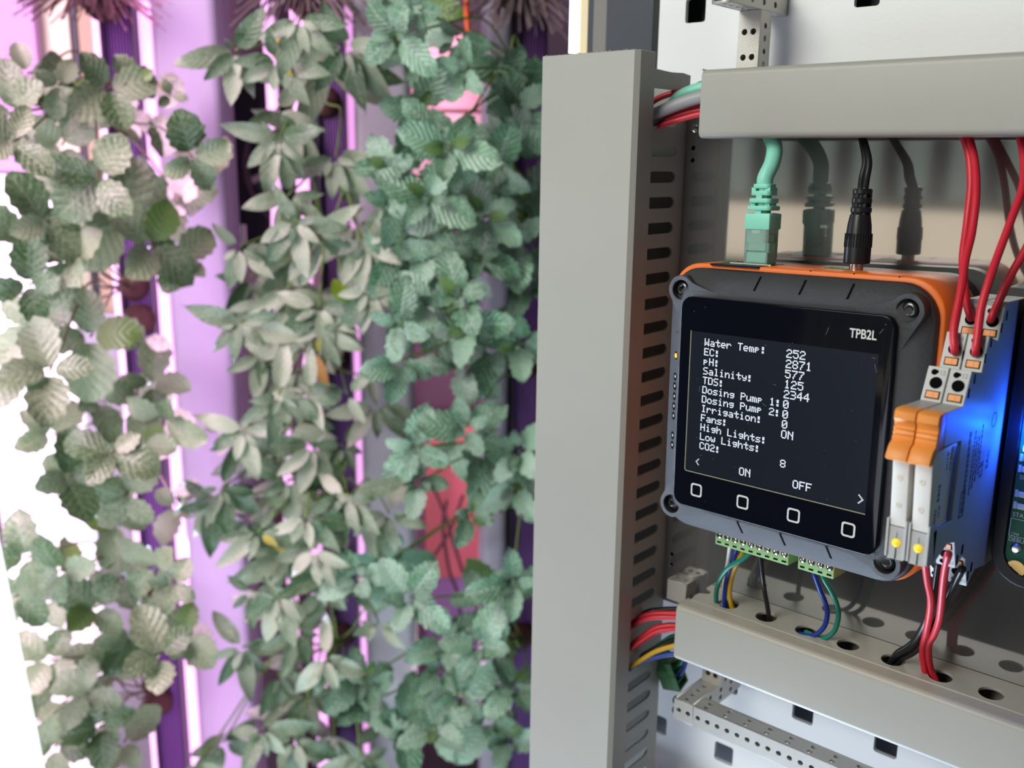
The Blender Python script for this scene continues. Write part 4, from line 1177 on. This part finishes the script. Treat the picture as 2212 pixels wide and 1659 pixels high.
for lab, pts in (('dark cord crossing the red sheet from upper left', [(935, 1050), (960, 1110), (985, 1190), (1005, 1250), (1040, 1330)]),
                 ('dark cord crossing the red sheet from upper right', [(1000, 1070), (975, 1140), (935, 1205), (905, 1240), (890, 1280)]),
                 ('dark cord looping down the middle of the red sheet', [(965, 1080), (957, 1140), (970, 1230), (990, 1290), (1000, 1400)])):
    q = MB(); q.tube([G(x, y, 1120) for x, y in pts], 2.0, 8, 6)
    tag(q.build('cord', M['cord'], smooth=True), lab, 'cord', 'dark cords in front of the red sheet')


# ------------------------------------------------------------------ plants
def leaf(mb, base, d, up, L, wd, kind, rng, tip=False):
    """one leaf blade: grows from base along d, upper side toward up"""
    bm = mb.bm
    if mb.uv is None:
        mb.uv = bm.loops.layers.uv.new('UVMap'); mb.ti = bm.verts.layers.float.new('tint')
    d = d.normalized(); sd = d.cross(up).normalized(); up = sd.cross(d).normalized()
    nj, ni = (9, 3)
    bend = rng.uniform(0.3, 1.0) * (0.9 if kind != 'pointed' else 0.7); fold = rng.uniform(0.08, 0.35); tw = rng.uniform(-.25, .25)
    tint = rng.uniform(0.15, 1.0) + (2.0 if tip else 0)
    pos = Vector(base); ang = -0.25 * bend
    grid = []
    for j in range(nj + 1):
        v = j / nj
        if kind == 'pointed': w = (v ** 0.62) * ((1 - v) ** 0.95) * 1.72
        elif kind == 'round': w = (max(0, math.sin(math.pi * min(1, v * .96 + .02))) ** 0.62) * .98
        else: w = (v ** 0.42) * ((1 - v) ** 0.62) * 1.62
        dd = (d * math.cos(ang) - up * math.sin(ang)); uu = (up * math.cos(ang) + d * math.sin(ang))
        row = []
        for i in range(-ni, ni + 1):
            a = i / ni
            ser = 1.0
            if abs(i) == ni and kind != 'pointed': ser = 1.0 + (0.10 if j % 2 else -0.07)
            x = a * w * wd * ser
            zz = abs(a) ** 1.3 * w * wd * fold + ({'mint': .035, 'round': .016, 'pointed': 0}[kind] * L * math.cos(v * 26 - abs(a) * 4) * (abs(a) * (1 - abs(a)) * 3) if kind != 'pointed' else 0) + tw * a * v * wd
            vv = bm.verts.new(mb.X @ (pos + sd * x + uu * zz))
            vv[mb.ti] = tint
            row.append((vv, 0.5 + a / 2, v))
        grid.append(row)
        pos = pos + dd * (L / nj); ang += bend * 1.25 / nj
    for j in range(nj):
        for i in range(2 * ni):
            q = [grid[j][i], grid[j][i + 1], grid[j + 1][i + 1], grid[j + 1][i]]
            f = bm.faces.new([t[0] for t in q]); f.smooth = True
            for lp, t in zip(f.loops, q): lp[mb.uv].uv = (t[1], t[2])


def rosette(mb, stems, c, size, kind, rng, pod, n=None, stem_r=1.0):
    toward = (-c.normalized()) if c.length else -PV
    ax = (toward * 0.75 + Vector((0, 0, rng.uniform(-.35, .45))) + PU * rng.uniform(-.45, .45)).normalized()
    if kind == 'pointed': ax = (toward * .8 + Vector((0, 0, -.15)) + PU * rng.uniform(-.35, .35)).normalized()
    e1 = ax.orthogonal().normalized(); e2 = ax.cross(e1)
    a0 = rng.uniform(0, 6.28)
    tiers = ((0.0, 1.0, -14), (1.57, .78, -4), (0.4, .42, 3)) if kind != 'pointed' else ((0.0, 1.0, -12), (2.1, .95, -8), (1.0, .7, -2), (2.6, .4, 3))
    if kind == 'round': tiers = tiers[:2]
    if n: tiers = tiers[:n]
    for ti, (da, sc, back) in enumerate(tiers):
        for s in (0, 1):
            if kind == 'pointed' and rng.random() < .12: continue
            a = a0 + da + math.pi * s + rng.uniform(-.35, .35)
            rad = e1 * math.cos(a) + e2 * math.sin(a)
            lift = rng.uniform(0.0, .55) + .28 * ti
            if kind == 'pointed':
                rad = (rad + Vector((0, 0, -0.75))).normalized()
                lift = rng.uniform(-.1, .35)
            d = (rad + ax * lift).normalized()
            L = size * sc * rng.uniform(.8, 1.18)
            asp = {'pointed': .31, 'round': .37, 'mint': .36}[kind] * rng.uniform(.88, 1.12)
            leaf(mb, c + ax * back * .5 + rad * size * .10, d, ax, L, L * asp, kind, rng, tip=(ti == len(tiers) - 1 and rng.random() < {'pointed': .07, 'mint': .3, 'round': .06}[kind]))
    if pod is not None:
        mid = (pod + c) / 2 + Vector((0, 0, rng.uniform(5, 40))) + PU * rng.uniform(-12, 12)
        stems.tube([pod, pod + (mid - pod) * .5 - PV * 14, mid, c + (mid - c) * .3 - ax * 5, c - ax * 4], stem_r, 6, 4)


def plants(kind, pods, pts, labels, group, stemmat, t0, t1, size, seed, tw_s, name, fill, thin):
    rng = random.Random(seed)
    podp = [G(x, y, 946) for x, y in pods]
    buckets = [[] for _ in pods]
    for p in pts:
        if len(p) < 3 and rng.random() < thin: continue
        k = min(range(len(pods)), key=lambda i: abs(pods[i][1] + 30 - p[1]) + .25 * abs(pods[i][0] - p[0]))
        buckets[k].append(p)
    for k, (pod, bk) in enumerate(zip(podp, buckets)):
        if not bk: continue
        root = thing(name, labels[k], 'plant', pod, group)
        fo, st = MB(), MB()
        for p in bk:
            sc = p[2] if len(p) > 2 else 1.0
            t = p[3] if len(p) > 3 else rng.uniform(t0, t1)
            c = G(p[0] + rng.uniform(-5, 5), p[1] + rng.uniform(-5, 5), t)
            rosette(fo, st, c, size * sc * t / 880, kind, rng, pod)
        # older leaves deeper inside
        for _ in range(int(len(bk) * fill)):
            p = rng.choice(bk)
            c = G(p[0] + rng.uniform(-38, 38), p[1] + rng.uniform(-34, 34), rng.uniform(t1, 930))
            rosette(fo, st, c, size * .95, kind, rng, None, 1 if kind != 'pointed' else 2)
        fo.build('foliage', M[kind], root)
        if st.bm.verts: st.build('stems', stemmat, root, smooth=True)
        else: st.bm.free()
        pl = MB(); pl.lathe([(8, -3), (14, 0), (15, 5), (12, 11), (6, 14)], pod + PV * 14, -PV, 14); pl.build('root_plug', M['coir'], root, smooth=True)


T3 = [(855, 80), (880, 110), (980, 92, .8), (1000, 150, .7), (1100, 155), (910, 235), (942, 295, 1.1), (972, 322), (1000, 388, 1.1), (1072, 368, 1.15), (850, 440), (920, 432), (972, 420), (840, 365, .9), (852, 548), (908, 520), (1010, 512), (870, 615), (940, 660), (975, 592), (992, 638), (862, 778, 1.05), (856, 705), (1010, 708), (1062, 752, 1.1), (980, 795, 1.1), (1125, 745), (1142, 610), (1148, 300), (1110, 525), (1130, 420), (1120, 230),
      (897, 968), (903, 1040, .85), (1042, 975), (1010, 925), (1110, 1050), (1100, 1130), (1018, 1112, .7), (772, 1252, .9), (838, 1225, 1.1), (882, 1295, 1.15), (962, 1290), (1050, 1290), (960, 1385, 1.15), (1036, 1395), (950, 1452), (1002, 1500), (790, 1522, 1.1), (782, 1470), (868, 1560, 1.15), (935, 1572), (1100, 1592), (1115, 1255), (1110, 1480), (1090, 1390), (1060, 1560), (1120, 970), (905, 20, .8), 
      (1085, 300), (1050, 460), (1080, 600), (1060, 660), (920, 350), (880, 500), (1030, 560)]
T2 = [(702, 130, 1.35), (745, 105, 1.2), (600, 130), (590, 60), (640, 40), (556, 150), (512, 112), (600, 240), (642, 262), (604, 300), (662, 330), (722, 335), (616, 372), (700, 392), (622, 420), (640, 480), (742, 452), (600, 492), (682, 500), (762, 480), (782, 520), (520, 530), (540, 600), (500, 640), (562, 650), (622, 622), (662, 600), (684, 660, 1.1), (762, 600), (800, 622), (742, 640), (600, 700), (520, 700), (560, 760), (640, 720), (690, 720), (490, 800), (442, 832), (540, 842), (600, 850), (662, 850), (742, 852), (815, 880), (620, 930), (682, 962, 1.1), (742, 960), (522, 930), (480, 1050), (560, 1060), (622, 1042), (745, 1075, 1.25), (800, 1100), (842, 1112), (462, 1080), (560, 1150), (622, 1200, 1.25), (682, 1190), (482, 1240), (542, 1280), (600, 1290, 1.15), (700, 1280), (758, 1330), (640, 1360), (580, 1382), (815, 1350, .8), (524, 1400), (700, 1420), (602, 1460), (660, 1500), (560, 1580), (640, 1600), (720, 1600), (482, 1610), (782, 1640), (422, 1650), (540, 1120), (660, 1120), (560, 980), (700, 1010), (640, 800)]
T1 = [(60, 150, .8), (112, 205, .8), (58, 270), (28, 300), (130, 182, .7), (240, 190, 1.0), (172, 222, .8), (302, 175, .55), (372, 205, .42), (270, 252, .8), (130, 310), (30, 235), (205, 385, 1.25), (185, 420, 1.1), (262, 468, 1.3), (60, 372), (382, 430, 1.15), (420, 345, .95), (330, 530, 1.25), (385, 560, 1.0), (60, 520), (100, 480), (150, 560), (60, 622), (130, 620), (85, 700, 1.2), (190, 722, 1.25), (200, 650), (112, 800, 1.2), (212, 855), (40, 800), (272, 800), (330, 822), (318, 882), (240, 902), (180, 850), (302, 962), (242, 980), (345, 905), (120, 940), (60, 1000), (150, 1032), (272, 1072), (322, 1082), (380, 1092, .8), (250, 1130), (200, 1040), (22, 1100), (60, 1205), (120, 1232, 1.1), (202, 1202), (252, 1240), (330, 1232), (370, 1262, .8), (210, 1312), (100, 1300), (30, 1290), (130, 1362), (182, 1402), (282, 1372), (350, 1412, 1.15), (400, 1372, .9), (330, 1442), (110, 1422), (60, 1452), (182, 1502), (232, 1450), (212, 1572), (80, 1560), (120, 1620), (262, 1600), (300, 1642), (40, 1605)]
plants('round', [(265, 260), (282, 620), (296, 960), (318, 1275), (330, 1490)], T1,
       ['round-leaved plant at the top of the left tower, under the dried tuft', 'round-leaved plant on the left tower with large leaves over the lilac panel', 'bushy round-leaved plant at mid height on the left tower', 'round-leaved plant low on the left tower above the two bare plugs', 'round-leaved plant at the bottom of the left tower'],
       'round leaved plants of the left tower', M['stempurple'], 720, 890, 39, 21, -292, 'leafy_plant', 0.2, 0.30)
plants('pointed', [(700, 220), (712, 500), (720, 780), (728, 1080), (735, 1380)], T2,
       ['plant with pointed leaves at the top of the middle tower', 'plant with pointed leaves beside the fan on the middle tower', 'plant with pale pointed leaves at mid height on the middle tower', 'plant with large pointed leaves low on the middle tower', 'plant with pointed leaves at the bottom of the middle tower'],
       'pointed leaved plants of the middle tower', M['stemgreen'], 760, 905, 44, 7, -101, 'leafy_plant', 0.35, 0.25)
plants('mint', [(1145, 190), (1142, 480), (1138, 790), (1134, 1080), (1130, 1380)], T3,
       ['mint plant at the top of the right tower in front of the orange cord', 'wrinkled mint plant on the right tower above the black gap', 'mint plant at mid height on the right tower', 'mint plant over the red sheet on the right tower', 'mint plant at the bottom of the right tower'],
       'mint plants of the right tower', M['stemgreen'], 740, 880, 43, 33, 88, 'mint_plant', 0.4, 0.12)
# two single coloured leaves
for lab, px, py, mt_ in (('single bright yellow green leaf among the pointed leaves', 742, 628, (0.22, 0.42, 0.02)), ('single yellow brown withered leaf on the middle tower', 690, 788, (0.42, 0.24, 0.05)), ('single bright yellow leaf high on the middle tower', 598, 95, (0.55, 0.40, 0.02))):
    q = MB(); rg = random.Random(px)
    leaf(q, G(px - 22, py - 26, 820), Vector((.55, .1, -.75)), -PV + Vector((0, 0, .3)), 34, 11, 'pointed', rg)
    tag(q.build('single_leaf', mat('leaf_%d' % px, mt_, .5)), lab, 'leaf')
# bare plugs in the left and middle channels
for lab, px, py in (('bare brown coir plug in the left tower beside the lilac panel', 306, 688), ('bare brown coir plug low in the left tower', 333, 1308), ('bare brown coir plug lowest in the left tower', 346, 1508)):
    q = MB(); q.lathe([(9, 0), (15, 3), (16, 8), (13, 13), (7, 15)], G(px, py, 957), -PV, 16)
    tag(q.build('root_plug', M['coir'], smooth=True), lab, 'root plug', 'bare coir plugs of the left tower')


def tuft(label, px, py, material, seed, spread, drop):
    rng = random.Random(seed)
    base = G(px, py, 925)
    root = thing('dried_plant', label, 'plant', base, 'dried tufts along the top')
    q = MB()
    for k in range(110):
        d = (PU * rng.uniform(-1, 1) * spread - PV * rng.uniform(.2, 1) * 40 + Vector((0, 0, rng.uniform(-1, .25) * drop)))
        p0 = base + PU * rng.uniform(-14, 14) + Vector((0, 0, rng.uniform(-10, 10)))
        q.tube([p0, p0 + d * .45 + Vector((0, 0, 12)), p0 + d + PU * rng.uniform(-6, 6)], rng.uniform(.5, 1.3), 4, 3)
    q.build('stalks', material, root)
    c = MB(); c.lathe([(10, -12), (18, -6), (20, 2), (17, 12), (8, 18)], base + PV * 14, -PV, 16)
    c.build('root_plug', M['coir'], root, smooth=True)


tuft('reddish dried tuft over the left tower at the top edge', 215, -6, M['dryred'], 1, 66, 24)
tuft('grey dried tuft over the middle tower at the top edge', 660, -14, M['dry'], 2, 56, 34)
tuft('grey dried tuft over the right tower at the top edge', 1125, -18, M['dry'], 3, 62, 36)
